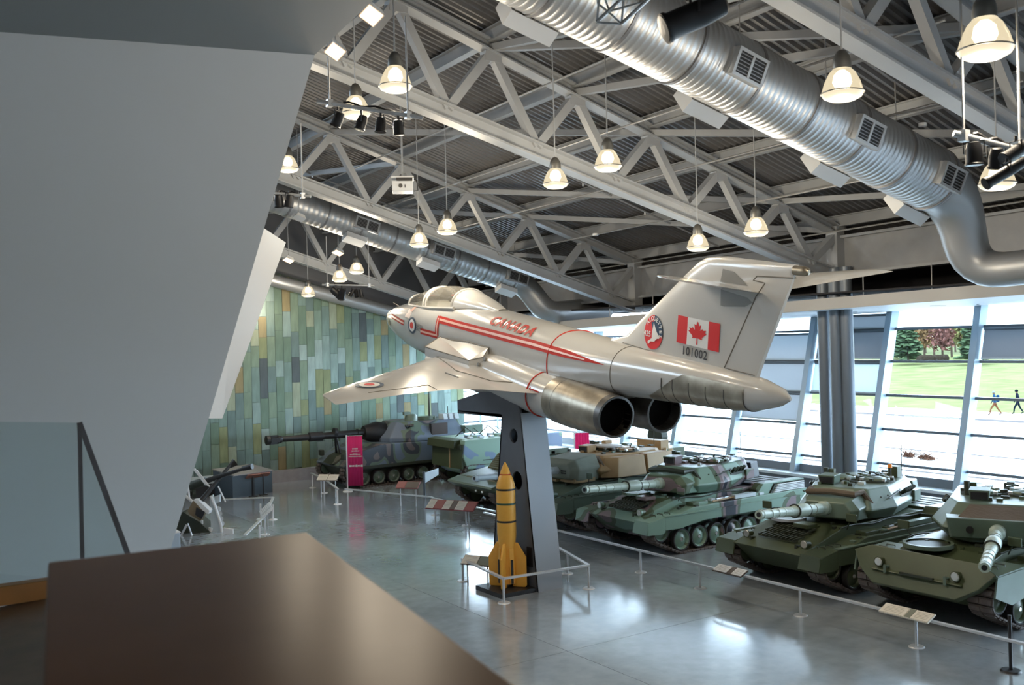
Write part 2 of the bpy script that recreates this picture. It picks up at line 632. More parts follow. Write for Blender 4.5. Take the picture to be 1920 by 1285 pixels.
# far end return of the glazing (corner window at the far end of the wall)
wf = struct('window_30', 'glazed corner bay beside the copper wall')
for zz in (0.9, 1.9, 2.9, 3.9, 4.9, 5.9):
    MB().beam((24.5, WY + 0.1, zz), (28.6, WY + 0.1, zz), 0.1, 0.08).build('transom', 'frame_dark', wf)
for xx in (24.6, 25.6, 26.6, 27.6, 28.5):
    MB().beam((xx, WY + 0.1, 0), (xx, WY + 0.1, 7), 0.1, 0.12, up=(0, 1, 0)).build('mullion', 'mullion', wf)
for i in range(6):
    MB().add([(24.5, WY + 0.1, i + 0.0 if i else 0.0), (28.6, WY + 0.1, i + 0.0 if i else 0.0), (28.6, WY + 0.1, i + 1.0), (24.5, WY + 0.1, i + 1.0)], [(0, 1, 2, 3)]).build('pane', 'window_glass', wf)

# roof --------------------------------------------------------------
SL = 0.31
def zt(x, y): return 9.4 - 0.024 * y + SL * (25.0 - x)
def zdeck(x, y): return zt(x, y) + 0.46
ce = struct('ceiling', 'sloping corrugated metal roof deck')
dk = MB()
pit = 0.22
y = -7.2
prof = [(0, 0), (0.07, 0), (0.095, 0.085), (0.195, 0.085), (0.22, 0)]
yy = []
while y < 41.8:
    for a, h in prof[:-1]:
        yy.append((y + a, h))
    y += pit
vs = []
for yv, h in yy:
    vs.append((-9.2, yv, zdeck(-9.2, yv) + h))
    vs.append((29.3, yv, zdeck(29.3, yv) + h))
fs = [(2 * i, 2 * i + 1, 2 * i + 3, 2 * i + 2) for i in range(len(yy) - 1)]
dk.add(vs, fs)
dk.build('roof_deck', 'deck', ce)
MB().hexa([V(-9.2, -7.2, zdeck(-9.2, -7.2) + .2), V(29.3, -7.2, zdeck(29.3, -7.2) + .2), V(29.3, 41.8, zdeck(29.3, 41.8) + .2), V(-9.2, 41.8, zdeck(-9.2, 41.8) + .2),
           V(-9.2, -7.2, zdeck(-9.2, -7.2) + .5), V(29.3, -7.2, zdeck(29.3, -7.2) + .5), V(29.3, 41.8, zdeck(29.3, 41.8) + .5), V(-9.2, 41.8, zdeck(-9.2, 41.8) + .5)]).build('roof_slab', 'dark_void', ce)
NX = [25.1 - 2.47 * k for k in range(0, 9)]
for x in NX:
    a, c = V(x, -7, zt(x, -7) + 0.27), V(x, 41.3, zt(x, 41.3) + 0.27)
    MB().ibeam(a, c, 0.22, 0.34, 0.03, 0.03).build('purlin', 'steel', ce)

TR = [(1.1, 8.35, 0.23), (10.4, 8.0, 0.24), (19.7, 7.5, 0.262), (29.0, 6.95, 0.29), (38.3, 6.5, 0.295)]
TL = ['roof truss crossing the upper right corner', None, None, None, None]
TL = ['light grey steel roof truss directly over the viewer',
      'light grey steel roof truss crossing the upper right corner of the picture',
      'light grey steel roof truss running down to the top of the grey columns',
      'light grey steel roof truss ending above the nose half of the jet',
      'light grey steel roof truss furthest away, nearest the copper wall']
def zbot(i, x): return TR[i][1] + TR[i][2] * (25.0 - x)
for i, (ty, zb0, sl) in enumerate(TR):
    if i == 0:
        continue
    tr = thing('roof_truss', TL[i], 'truss', (25.0, ty, 0), group='sloping roof trusses')
    def L(x, z): return V(x - 25.0, 0, z)
    x_hi = 25.1 - 2.47 * 9
    MB().ibeam(L(x_hi, zt(x_hi, ty)), L(25.4, zt(25.4, ty)), 0.36, 0.30, 0.04, 0.05).build('top_chord', 'steel', tr)
    MB().ibeam(L(x_hi, zbot(i, x_hi)), L(25.0, zbot(i, 25.0)), 0.36, 0.40, 0.05, 0.08).build('bottom_chord', 'steel', tr)
    for k in range(0, 9):
        xa = 25.1 - 2.47 * k
        xm = xa - 1.235
        wv = 0.24
        MB().beam(L(xa, zt(xa, ty) - .1), L(xm, zbot(i, xm) + .12), wv * 0.9, wv, up=(0, 1, 0)).build('web_member', 'steel', tr)
        xb = xa - 2.47
        if k < 8:
            MB().beam(L(xb, zt(xb, ty) - .1), L(xm, zbot(i, xm) + .12), wv * 0.8, wv * 0.85, up=(0, 1, 0)).build('web_member', 'steel', tr)
        MB().span((xa - 25.0 - .22, -.13, zt(xa, ty) - .36), (xa - 25.0 + .22, .13, zt(xa, ty) - .12)).build('gusset_plate', 'steel', tr)
    MB().beam(L(25.05, zbot(i, 25.0) - .2), L(25.05, zt(25.05, ty) + .1), 0.36, 0.4, up=(0, 1, 0)).build('end_post', 'steel', tr)
# roof-plane braces between trusses
def brace(x0, ya, x1, yb):
    MB().beam((x0, ya, zt(x0, ya) - 0.02), (x1, yb, zt(x1, yb) - 0.02), 0.16, 0.16).build('roof_brace', 'steel', ce)
for (x0, ya, x1, yb) in ((NX[5], 19.7, NX[3], 10.4), (NX[4], 19.7, NX[3], 10.4), (NX[3], 19.7, NX[1], 10.4), (NX[2], 29.0, NX[0], 19.7), (NX[3], 29.0, NX[1], 19.7), (NX[5], 29.0, NX[3], 19.7), (NX[5], 19.7, NX[4], 10.4),
                         (NX[4], 38.3, NX[2], 29.0), (NX[2], 38.3, NX[0], 29.0), (NX[5], 38.3, NX[4], 29.0), (NX[1], 10.4, NX[2], 1.1), (NX[0], 10.4, NX[1], 19.7)):
    brace(x0, ya, x1, yb)
# thin tie rods and conduits under the deck
for x in (24.0, 21.4, 18.9, 16.4, 14.0):
    z0 = zt(x, 41) - 0.35
    MB().rod([(x, 10.4, zt(x, 10.4) - 0.5), (x - .2, 19.7, zt(x, 19.7) - 0.55), (x, 38, zt(x, 38) - 0.5)], 0.025, 6).build('conduit', 'cable', ce)
for yv in (15.9, 24.3, 33.6):
    MB().rod([(8.0, yv, zt(8.0, yv) - .05), (24.8, yv, zt(24.8, yv) - .05)], 0.03, 6).build('sprinkler_pipe', 'steel_dark', ce)
    for x in (11.5, 14.0, 16.5, 19.0, 21.5):
        MB().tube((x, yv, zt(x, yv) - .16), (x, yv, zt(x, yv) - .05), 0.03, 0.03, 8).build('sprinkler_head', 'alu', ce)
# small white smoke detector discs
for px, py, yv in ((1116, 440, 25.0), (1730, 234, 13.0)):
    p = at_y(px, py, yv)
    MB().disc((p.x, p.y, p.z), 0.09, 'z', 0.07).build('smoke_detector', 'white_paint', ce)

# edge beam on the column line
eb = thing('edge_beam', 'deep grey steel edge beam running above the window soffit', 'beam', (25.2, 15, 7.6))
p = []
for y in (-7, 41.3):
    z0 = 7.95 - 0.022 * y
    p.append((y, z0))
def ebx(x0, x1, a, c, name, mt):
    q = []
    for dz in (a, c):
        for x, y in ((x0, -7), (x1, -7), (x1, 41.2), (x0, 41.2)):
            q.append(V(x - 25.2, y - 15, 8.05 - 0.024 * y + dz - 7.6))
    return MB().hexa(q).build(name, mt, eb)
ebx(25.22, 25.28, -0.02, 1.10, 'web_plate', MATS['steel_dark'])
ebx(25.02, 25.5, 1.06, 1.14, 'top_flange', MATS['steel'])
ebx(25.02, 25.5, -0.06, 0.02, 'bottom_flange', MATS['steel'])
# thin hanger rods in the dark gap
for y in (12.5, 14.6, 16.2, 18.4, 21.5, 22.6, 24.0, 25.6, 27.5, 30.0, 32.5):
    MB().rod([(24.6, y, soff_z(y) + 0.3), (24.6, y, 8.0 - 0.024 * y)], 0.018, 6).build('hanger_rod', 'cable', so)

# column cluster -------------------------------------------------------
cl = thing('column_cluster', 'cluster of three dark blue grey tubular steel columns by the windows', 'column', (25.0, 19.75, 0))
mat('column_paint', (0.16, 0.19, 0.23), 0.35, metal=0.2)
for px in (1549, 1571, 1592):
    pb = at_y(px + 1.5, 890, 19.75 if px != 1571 else 19.4)
    a = at_x(px - 5, 594, 25.0 + (0.0 if px != 1571 else -0.12))
    c = at_x(px + 3.5, 890, 25.0 + (0.0 if px != 1571 else -0.12))
    d = (c - a) * (1.0 / (a.z - c.z))
    base = a + d * a.z
    MB().tube(V(base.x - 25, base.y - 19.75, 0), V(a.x - 25, a.y - 19.75, soff_z(19.75) + 1.3), 0.19, 0.19, 24).build('column_tube', 'column_paint', cl, smooth=True)
MB().span((-.55, -.55, 0), (.55, .55, .05)).build('base_plate', 'steel_dark', cl)

# foreground: leaning white wall, ceiling slab, slab end ------------------------
K = 2.0
E1, E2, C2 = at_d(590, 103, 6 * K), at_d(320, 1030, 5.5 * K), at_d(700, 0, 5.03 * K)
L1 = at_d(0, 60, 4.15 * K)
E2.z = E2.z
dn = (E2 - E1)
Eb = E1 + dn * ((E1.z - 0.0) / (E1.z - E2.z))
lv = (L1 - E1).normalized()
E1c = E1.copy()
E1 = E1 - dn.normalized() * 0.6
Lt = E1 + lv * 12.0
Lb = Eb + lv * 12.0
nrm = (E2 - E1).cross(lv).normalized()
if nrm.dot(CC - E1) < 0: nrm = -nrm
ww = struct('wall_leaning', 'large pale leaning wall on the left')
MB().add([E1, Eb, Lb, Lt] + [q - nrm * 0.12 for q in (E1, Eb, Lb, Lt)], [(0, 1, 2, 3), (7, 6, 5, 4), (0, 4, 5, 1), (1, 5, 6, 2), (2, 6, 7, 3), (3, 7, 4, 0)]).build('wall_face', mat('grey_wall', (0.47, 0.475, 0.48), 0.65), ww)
# lowered ceiling slab over the mezzanine
E1 = E1c
ev = (C2 - E1).normalized()
q0 = E1 - ev * 0.15
q1 = E1 + ev * 16
q2 = q1 + lv * 12
q3 = q0 + lv * 12
cs = struct('ceiling_mezzanine', 'low white ceiling slab over the mezzanine')
MB().hexa([q0, q1, q2, q3] + [q + V(0, 0, 0.35) for q in (q0, q1, q2, q3)]).build('slab', mat('mezz_ceiling', (0.20, 0.215, 0.22), 0.6), cs)  # white slab, its dim underside painted in as a dark grey base
# bright end of a second leaning slab
sp = [at_d(455, 402, 14.0), at_d(536, 455, 18.5), at_d(417, 785, 18.5), at_d(345, 785, 14.0)]
nv = (sp[1] - sp[0]).cross(sp[3] - sp[0]).normalized()
if nv.dot(CC - sp[0]) < 0: nv = -nv
s2 = struct('wall_slab', 'bright white end of a leaning slab behind the grey wall')
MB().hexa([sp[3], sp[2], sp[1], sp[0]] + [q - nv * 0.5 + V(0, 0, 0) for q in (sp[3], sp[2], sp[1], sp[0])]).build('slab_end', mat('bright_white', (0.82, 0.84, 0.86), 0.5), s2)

# mezzanine floor, parapet, glass balustrade ---------------------------------
ZM = 4.1
mf = struct('floor_mezzanine', 'brown mezzanine floor')
g0, g1 = at_z(-60, 1150, ZM), at_z(250, 1075, ZM)
MB().prism([(g0.x - 3, g0.y - 1.5), (-4, -5), (0.9, -5), (1.30, 3.5), (g1.x, g1.y)], 'z', ZM - 0.3, ZM).build('floor_slab', mat('brown_floor', (0.10, 0.062, 0.035), 0.4, var=0.25, vscale=5), mf)
pa, pb_, pc, pd_ = at_z(90, 1055, 5.1), at_z(575, 998, 5.1), at_z(965, 1285, 5.1), at_z(80, 1285, 5.1)
dr = (pc - pb_); dl = (pd_ - pa)
pc2 = pb_ + dr * 1.35; pd2 = pa + dl * 1.9
par = thing('parapet_block', 'dark brown smooth topped parapet block in the foreground', 'parapet', (0.8, 2.6, ZM))
o0 = V(0.8, 2.6, ZM)
mb_brown = mat('brown_top', (0.20, 0.088, 0.040), 0.28, var=0.15, vscale=1.5, spec=0.04)
b_ = MB().hexa([V(q.x, q.y, 5.06) - o0 for q in (pd2, pc2, pb_, pa)] + [V(q.x, q.y, 5.1) - o0 for q in (pd2, pc2, pb_, pa)])
b_.build('cap', mb_brown, par, bevel=0.006)
ctr = (pa + pb_ + pc2 + pd2) / 4
ins = [ctr + (q - ctr) * 0.97 for q in (pd2, pc2, pb_, pa)]
MB().hexa([V(q.x, q.y, ZM) - o0 for q in ins] + [V(q.x, q.y, 5.06) - o0 for q in ins]).build('body', mat('brown_body', (0.10, 0.045, 0.022), 0.5), par)
# balustrade
gb = thing('glass_balustrade', 'clear glass balustrade with dark edge rails and orange wooden kerb', 'balustrade', at_d(60, 1120, 6.7))
go = gb.location
def gp(px, py, d): return at_d(px, py, d) - Vector(go)
ga, gbp, gc, gd = gp(-120, 790, 6.2), gp(149, 793, 6.9), gp(155, 1080, 6.9), gp(-120, 1120, 6.2)
th = V(0.02, 0.03, 0)
MB().add([gd, gc, gbp, ga], [(0, 1, 2, 3)]).build('glass_panel', 'rail_glass', gb)
gx = gp(240, 1040, 7.13)
MB().add([gbp, gc, gx], [(0, 1, 2)]).build('glass_wedge', 'rail_glass', gb)
MB().beam(gbp, gc, 0.014, 0.026, up=(1, 0, 0)).build('edge_rail', mat('rail_dark', (0.16, 0.15, 0.155), 0.5), gb)
MB().beam(gbp, gx, 0.02, 0.034, up=(1, 0, 0)).build('sloping_rail', 'rail_dark', gb)
MB().beam(gp(-160, 1140, 6.3), gp(175, 1090, 7.2), 0.10, 0.13).build('wooden_kerb', mat('orange_wood', (0.42, 0.16, 0.03), 0.4, var=0.15), gb)
# ================================================================== DUCTS
def ribbed(mb, pts, r, step=0.135, amp=0.009, n=32):
    # resample the polyline, radius with raised seams
    out, rs_ = [], []
    for i in range(len(pts) - 1):
        a, c = Vector(pts[i]), Vector(pts[i + 1])
        m_ = max(1, int((c - a).length / step))
        for j in range(m_):
            for f_, h_ in ((0, 0), (.55, 0), (.66, amp), (.86, amp)):
                out.append(a.lerp(c, (j + f_) / m_))
                rs_.append(r + h_)
    out.append(Vector(pts[-1]))
    rs_.append(r)
    return mb.rod(out, rs_, n, True)


def bend(a, b, c, rad, n=6):
    # round the corner at b
    d1 = (a - b).normalized()
    d2 = (c - b).normalized()
    p, q = b + d1 * rad, b + d2 * rad
    return [p.lerp(b, t_).lerp(b.lerp(q, t_), t_) for t_ in [i / n for i in range(n + 1)]]


DY = 13.5
dpx = ((1130, 10), (1770, 350))
da, db = at_y(*dpx[0], DY), at_y(*dpx[1], DY)
dirx = (db - da).normalized()
d0 = da - dirx * 6.5
DR = 0.71
dt = thing('main_duct', 'large ribbed silver air duct sweeping down the upper right to a bend', 'duct', d0)
dl_ = lambda p: Vector(p) - d0
knee = db + dirx * 0.42
low = at_y(1822, 512, DY)
tail = low + V(0.25, -4.5, 0.15)
c1 = bend(da, knee, low, 0.9)
c2 = bend(knee, low, tail, 0.8)
ribbed(MB(), [V(0, 0, 0), dl_(c1[0])], DR).build('ribbed_pipe', 'duct', dt, smooth=True)
MB().rod([dl_(p) for p in c1] + [dl_(p) for p in c2] + [dl_(tail)], [DR - .2 * i / (len(c1) - 1) for i in range(len(c1))] + [.5 - .1 * i / (len(c2) - 1) for i in range(len(c2))] + [.38], 28).build('elbow', mat('duct_smooth', (0.42, 0.43, 0.44), 0.4, metal=0.6), dt, smooth=True)
L_ = (c1[0] - d0).length
for k in range(8):
    s_ = 5.2 + k * (L_ - 5.3) / 7
    MB().tube(dirx * (s_ - .03), dirx * (s_ + .03), DR + 0.03, DR + 0.03, 32).build('joint_band', 'duct_band', dt, smooth=True)
upv = (V(0, 0, 1) - dirx * dirx.z).normalized()
sdv = dirx.cross(upv).normalized()   # towards -y or +y
if sdv.y > 0: sdv = -sdv
def duct_grille(parent, org, dx, up_, sd_, r, s_, ang, ln, wd, mt=None):
    nrm_ = (sd_ * math.cos(ang) + up_ * math.sin(ang)).normalized()
    tan = dx.cross(nrm_).normalized()
    R = Matrix((dx, tan, nrm_)).transposed()
    c = dx * s_ + nrm_ * (r + 0.10)
    f = MB()
    f.box(c + R @ V(0, wd / 2 - .03, 0), (ln, .06, .12), R)
    f.box(c - R @ V(0, wd / 2 - .03, 0), (ln, .06, .12), R)
    for e in (-ln / 2 + .03, 0, ln / 2 - .03):
        f.box(c + R @ V(e, 0, 0), (.06, wd - .1, .12), R)
    g = f.build('grille_frame', 'alu', parent)
    MB().box(c - nrm_ * 0.10, (ln - .02, wd - .02, .26), R).build('grille_box', 'duct_box', g)
    mb_ = MB()
    mb_.box(c + nrm_ * 0.035, (ln - .1, wd - .1, .012), R)
    mb_.build('grille_core', 'black', g)
    for q in range(6):
        MB().box(c + nrm_ * 0.045 + R @ V(0, (q - 2.5) * (wd - .14) / 6, 0), (ln - .12, .018, .02), R).build('louvre', 'duct_band', g)
for px, py in ((1395, 172), (1620, 298), (1778, 373)):
    p = at_y(px, py, DY - 0.75)
    duct_grille(dt, d0, dirx, upv, sdv, DR, (p - d0).dot(dirx), -0.25, 0.78, 0.52)
for px, py in ((985, 22), (1308, 192), (1540, 309), (1692, 386)):
    p = at_y(px, py, DY + 0.75)
    s_ = (p - d0).dot(dirx)
    R = Matrix((dirx, sdv, dirx.cross(sdv))).transposed()
    nn = (-sdv * 0.75 - upv * 0.66).normalized()
    R = Matrix((dirx, dirx.cross(nn), nn)).transposed()
    MB().box(dirx * s_ + nn * (DR + 0.13), (1.0, 0.55, 0.30), R).build('side_box', 'duct_box', dt)
for s_ in (7.5, 10.0, 12.6, 15.0):
    if s_ < L_:
        p = d0 + dirx * s_
        MB().rod([dirx * s_ + V(0, 0, DR), V(dirx.x * s_, 0, zdeck(p.x, p.y) - d0.z)], 0.015, 6).build('hanger_rod', 'cable', dt)

# second duct, behind the plane's truss
DY2 = 33.0
a2, b2 = at_y(520, 372, DY2), at_y(968, 527, DY2)
dx2 = (b2 - a2).normalized()
o2 = a2 - dx2 * 3
d2t = thing('far_duct', 'slimmer silver air duct beyond the jet with a bend near its end', 'duct', o2)
l2 = lambda p: Vector(p) - o2
kn = b2 + dx2 * 0.4
lw = kn + V(0.8, -0.4, -1.25)
tl = lw + V(3.2, 0.2, 0.25)
e1 = bend(a2, kn, lw, 0.6)
e2 = bend(kn, lw, tl, 0.6)
R2 = 0.52
ribbed(MB(), [V(0, 0, 0), l2(e1[0])], R2, 0.2, 0.006, 24).build('ribbed_pipe', 'duct', d2t, smooth=True)
MB().rod([l2(p) for p in e1 + e2] + [l2(tl)], R2 * 0.92, 24).build('elbow', 'duct_smooth', d2t, smooth=True)
L2 = (e1[0] - o2).length
up2 = (V(0, 0, 1) - dx2 * dx2.z).normalized()
sd2 = dx2.cross(up2).normalized()
if sd2.y > 0: sd2 = -sd2
for k in range(8):
    s_ = 3.4 + k * (L2 - 3.5) / 7
    MB().tube(dx2 * (s_ - .03), dx2 * (s_ + .03), R2 + 0.025, R2 + 0.025, 28).build('joint_band', 'duct_band', d2t, smooth=True)
for px, py in ((687, 417), (830, 472), (968, 524)):
    p = at_y(px, py, DY2 - 0.5)
    duct_grille(d2t, o2, dx2, up2, sd2, R2, (p - o2).dot(dx2), 0.0, 0.95, 0.42)
for px, py in ((665, 425), (800, 483), (945, 535)):
    p = at_y(px, py, DY2)
    s_ = (p - o2).dot(dx2)
    nn = (sd2 * 0.4 - up2 * 0.9).normalized()
    R = Matrix((dx2, dx2.cross(nn), nn)).transposed()
    MB().box(dx2 * s_ + nn * (R2 + 0.1), (0.8, 0.42, 0.2), R).build('side_box', 'duct_box', d2t)
# round pipe along the top of the copper wall
wp = thing('wall_pipe', 'long smooth grey round pipe along the top of the copper wall', 'pipe', (15, WY - 0.5, 8))
pa_, pb2 = at_y(505, 524, WY - 0.5), at_y(745, 588, WY - 0.5)
ddp = (pb2 - pa_).normalized()
w0 = V(15, WY - 0.5, 8)
MB().rod([pa_ - ddp * 4 - w0, pb2 + ddp * 4 - w0], 0.27, 20).build('pipe_body', 'duct_smooth', wp, smooth=True)
for k in range(5):
    p = pa_ + ddp * (k * 2.0) - w0
    MB().span((p.x - .06, .1, p.z - .1), (p.x + .06, .62, p.z + .1)).build('bracket', 'steel_dark', wp)

# ================================================================== PENDANT LAMPS
mat('lamp_housing', (0.19, 0.185, 0.17), 0.4, metal=0.7)
m = bpy.data.materials.new('lamp_glass'); m.use_nodes = True; MATS['lamp_glass'] = m
t = m.node_tree; t.nodes.clear()
o_ = t.nodes.new('ShaderNodeOutputMaterial')
tr_ = t.nodes.new('ShaderNodeBsdfTransparent'); tr_.inputs[0].default_value = (1, 0.97, 0.9, 1)
em = t.nodes.new('ShaderNodeEmission'); em.inputs[0].default_value = (1.0, 0.85, 0.58, 1); em.inputs[1].default_value = 0.55
gl = t.nodes.new('ShaderNodeBsdfGlossy'); gl.inputs['Roughness'].default_value = 0.15
m1 = t.nodes.new('ShaderNodeMixShader'); m1.inputs[0].default_value = 0.16
m2 = t.nodes.new('ShaderNodeMixShader'); m2.inputs[0].default_value = 0.62
t.links.new(tr_.outputs[0], m1.inputs[1]); t.links.new(gl.outputs[0], m1.inputs[2])
t.links.new(m1.outputs[0], m2.inputs[1]); t.links.new(em.outputs[0], m2.inputs[2]); t.links.new(m2.outputs[0], o_.inputs[0])
mat('lamp_bulb', (1, 0.9, 0.7), 0.5, emit=(1.0, 0.86, 0.60), estr=3.0)
mat('lamp_lens', (0.04, 0.035, 0.03), 0.3, emit=(1.0, 0.86, 0.60), estr=0.5)
LAMPS = [(742, 172, 62, 'high over the first of the spotlights, beside the dark ceiling'), (668, 222, 54, 'right behind the spotlight bar near the pale leaning wall'),
         (540, 323, 40, 'half hidden by the edge of the pale leaning wall'), (1140, 321, 52, 'right of a slightly lower lamp under the central truss'),
         (1042, 353, 48, 'left of its twin under the central truss, above the jet'), (839, 440, 38, 'right of and higher than its neighbour, above the cockpit'),
         (786, 464, 36, 'left of and lower than its neighbour, above the cockpit'), (669, 514, 28, 'on the right of the close pair by the far bar'),
         (637, 529, 28, 'on the left of the close pair by the far bar'), (578, 557, 26, 'lowest and furthest, in front of the copper wall'),
         (1580, 188, 78, 'beside the large duct near the top of the picture'), (1848, 110, 100, 'biggest one, in the upper right corner'),
         (1870, 356, 66, 'behind the black spotlight at the right edge'), (1418, 443, 46, 'above the tail fin, right of a smaller one'), (1309, 471, 42, 'just above the tail fin, left of a larger one')]
LD = 0.56
proto = {}
for li, (px, py, wpx, where) in enumerate(LAMPS):
    d = LD * FPX / wpx
    p = at_d(px, py, d)
    lt = thing('pendant_lamp', 'lit bell shaped pendant lamp ' + where, 'lamp', p, group='bell shaped pendant lamps')
    if not proto:
        pm = MB().lathe([(0.10, 0.44), (0.175, 0.36), (0.235, 0.24), (0.27, 0.12), (0.28, 0.09)], 28, cap=False)
        proto['glass_shade'] = pm.build('glass_shade', 'lamp_glass', lt, smooth=True)
        proto['rim'] = MB().lathe([(0.283, 0.085), (0.29, 0.09), (0.29, 0.10), (0.283, 0.105)], 28, cap=False).build('rim', 'lamp_housing', lt, smooth=True)
        proto['lens'] = MB().lathe([(0.28, 0.09), (0.25, 0.04), (0.17, 0.0), (0.06, 0.02), (0.001, 0.03)], 28, cap=False).build('lens', 'lamp_lens', lt, smooth=True)
        proto['bulb'] = MB().lathe([(0.001, 0.14), (0.09, 0.16), (0.13, 0.24), (0.11, 0.34), (0.05, 0.40)], 16).build('bulb', 'lamp_bulb', lt, smooth=True)
        proto['housing'] = MB().lathe([(0.125, 0.42), (0.125, 0.50), (0.11, 0.58), (0.06, 0.66), (0.02, 0.68)], 24).build('housing', 'lamp_housing', lt, smooth=True)
    else:
        for k_, ob in proto.items():
            c_ = ob.copy(); COL.objects.link(c_); c_.parent = lt
    ztop = min(zdeck(p.x, p.y), 16) - p.z
    MB().rod([(0, 0, 0.67), (0, 0, ztop)], 0.014, 6).build('hanging_rod', 'steel', lt)
    ld_ = bpy.data.lights.new('lamp_light', 'POINT')
    ld_.energy = LAMP_W
    ld_.color = (1.0, 0.86, 0.66)
    ld_.shadow_soft_size = 0.16
    lo = bpy.data.objects.new('lamp_light', ld_)
    COL.objects.link(lo)
    lo.parent = lt
    lo.location = (0, 0, -0.22)

# tilted square floodlights
FL = [(697, 26, 13.5, 'nearest one, at the very top beside the dark ceiling'), (629, 94, 15.5, 'below and left of the other, by the ceiling edge'),
      (541, 487, 38.0, 'far one beside the bright slab'), (634, 473, 37.0, 'far one right of its twin, above a pair of lamps'), (335 + 226, 408, 33.0, 'unlit one under the far truss')]
mat('flood_face', (1, 0.8, 0.6), 0.5, emit=(1.0, 0.60, 0.32), estr=1.6)
for i, (px, py, d, wh) in enumerate(FL):
    p = at_d(px, py, d)
    lt = thing('floodlight', ('glowing' if i < 4 else 'white') + ' square hanging heater floodlight, ' + wh, 'floodlight', p, group='square hanging floodlights')
    nz_ = ((CC - p).normalized() * (-.75 if i < 2 else -.25) + V(0, 0, .8) + V(.25, 0, 0)).normalized()
    R = Matrix((nz_.cross(V(0, 1, 0)).normalized(), nz_.cross(nz_.cross(V(0, 1, 0))).normalized(), nz_)).transposed()
    sz = 0.27 if i < 2 else 0.36
    MB().hexa([R @ V(a * sz / 2, b_ * sz / 2, -.04) for a, b_ in ((-1, -1), (1, -1), (1, 1), (-1, 1))] + [R @ V(a * sz / 3, b_ * sz / 3, .10) for a, b_ in ((-1, -1), (1, -1), (1, 1), (-1, 1))]).build('reflector', 'white_paint', lt)
    if i < 4:
        MB().box(R @ V(0, 0, -.045), (sz * .86, sz * .86, .012), R).build('glowing_face', 'flood_face', lt)
    MB().rod([(0, 0, .08), (0, 0, min(zdeck(p.x, p.y) - p.z, 8))], 0.012, 6).build('hanging_rod', 'cable', lt)

# ================================================================== SPOTLIGHT BARS
def spot(p, tilt, yaw, ln, rad, label, front='black_gloss', barn=False):
    s_ = thing('spotlight', label, 'spotlight', p, yaw)
    R = Matrix.Rotation(tilt, 4, 'Y')
    h = MB().lathe([(rad * .5, -ln * .55), (rad * .8, -ln * .5), (rad, -ln * .1), (rad, ln * .45), (rad * 1.12, ln * .5), (rad * 1.12, ln * .56)], 18, R)
    h.build('can', 'black', s_, smooth=True)
    f = MB().lathe([(rad * .98, ln * .57), (rad * .4, ln * .575)], 18, R)
    f.build('lens', front if isinstance(front, str) else front, s_)
    y_ = MB()
    y_.rod([(0, -rad * 1.15, 0), (0, -rad * 1.2, rad * 1.6), (0, rad * 1.2, rad * 1.6), (0, rad * 1.15, 0)], rad * .1, 6)
    y_.build('yoke', 'black', s_)
    MB().tube((0, 0, rad * 1.6), (0, 0, rad * 2.3), rad * .22, rad * .22, 8).build('clamp', 'black', s_)
    if barn:
        for a in (-1, 1):
            MB().box(R @ V(a * rad * 1.2, 0, ln * .75), (rad * .08, rad * 1.6, ln * .4), (R @ Matrix.Rotation(a * .4, 4, 'Y')).to_3x3()).build('barn_door', 'black', s_)
    return s_


def bar(pa, pb, label, hang):
    pa, pb = Vector(pa), Vector(pb)
    o_ = (pa + pb) / 2
    b_ = thing('lighting_bar', label, 'lighting bar', o_)
    MB().rod([pa - o_, pb - o_], 0.035, 10).build('pipe', 'alu', b_, smooth=True)
    for f in hang:
        q = pa.lerp(pb, f) - o_
        MB().rod([q, V(q.x, q.y, q.z + 1.6)], 0.015, 6).build('hanger', 'cable', b_)
        MB().box(q, (.09, .09, .12)).build('bar_clamp', 'alu', b_)
    MB().rod([pa.lerp(pb, .25 + .05 * k) - o_ + V(0, 0, .045 + .02 * math.sin(k * 1.3)) for k in range(10)], 0.018, 5).build('cable_loom', 'black', b_)
    return pa, pb


pA, pB = bar(at_d(594, 190, 16.0), at_d(793, 221, 16.0), 'grey spotlight bar near the pale leaning wall with four spotlights', (0.12, 0.86))
for k, (px, py) in enumerate(((634, 224), (678, 230), (714, 234), (747, 239))):
    p = at_d(px, py, 16.0)
    spot(p, math.radians(150 + 12 * k), 2.2 + .5 * k, 0.22, 0.085, 'black spotlight on the near left bar, number %s from the left' % ('one', 'two', 'three', 'four')[k])
pA, pB = bar(at_d(505, 362, 22), at_d(583, 368, 22), 'short spotlight bar half behind the pale leaning wall', (0.8,))
for k, (px, py) in enumerate(((523, 377), (543, 377))):
    spot(at_d(px, py, 22.0), math.radians(165), 1.0 + k, 0.26, 0.1, 'black spotlight on the short bar by the wall edge, %s one' % ('left', 'right')[k])
pA, pB = bar(at_d(604, 534, 33), at_d(702, 536, 33), 'far spotlight bar in front of the copper wall pipe', (0.1, 0.9))
for k, (px, py) in enumerate(((628, 547), (641, 552), (660, 549), (668, 550), (677, 550))):
    spot(at_d(px, py, 33.0), math.radians(130 + 10 * k), 1.5 * k, 0.32 if k < 2 else .24, 0.12 if k < 2 else .07, 'black spotlight on the far bar, number %s from the left' % ('one', 'two', 'three', 'four', 'five')[k])
pA, pB = bar(at_d(1788, 250, 10.5), at_d(1935, 288, 10.5), 'spotlight bar at the right edge of the picture', (0.13, 0.85))
spot(at_d(1826, 288, 10.5), math.radians(178), 0.5, 0.22, 0.085, 'short upright black spotlight at the right edge bar')
spot(at_d(1868, 296, 10.5), math.radians(160), 0.8, 0.2, 0.075, 'small black spotlight with clamps between two bigger ones at right edge')
R_ = spot(at_d(1888, 322, 10.0), math.radians(118), math.radians(150), 0.46, 0.06, 'long slim black spotlight tilted in front of the right edge lamp')
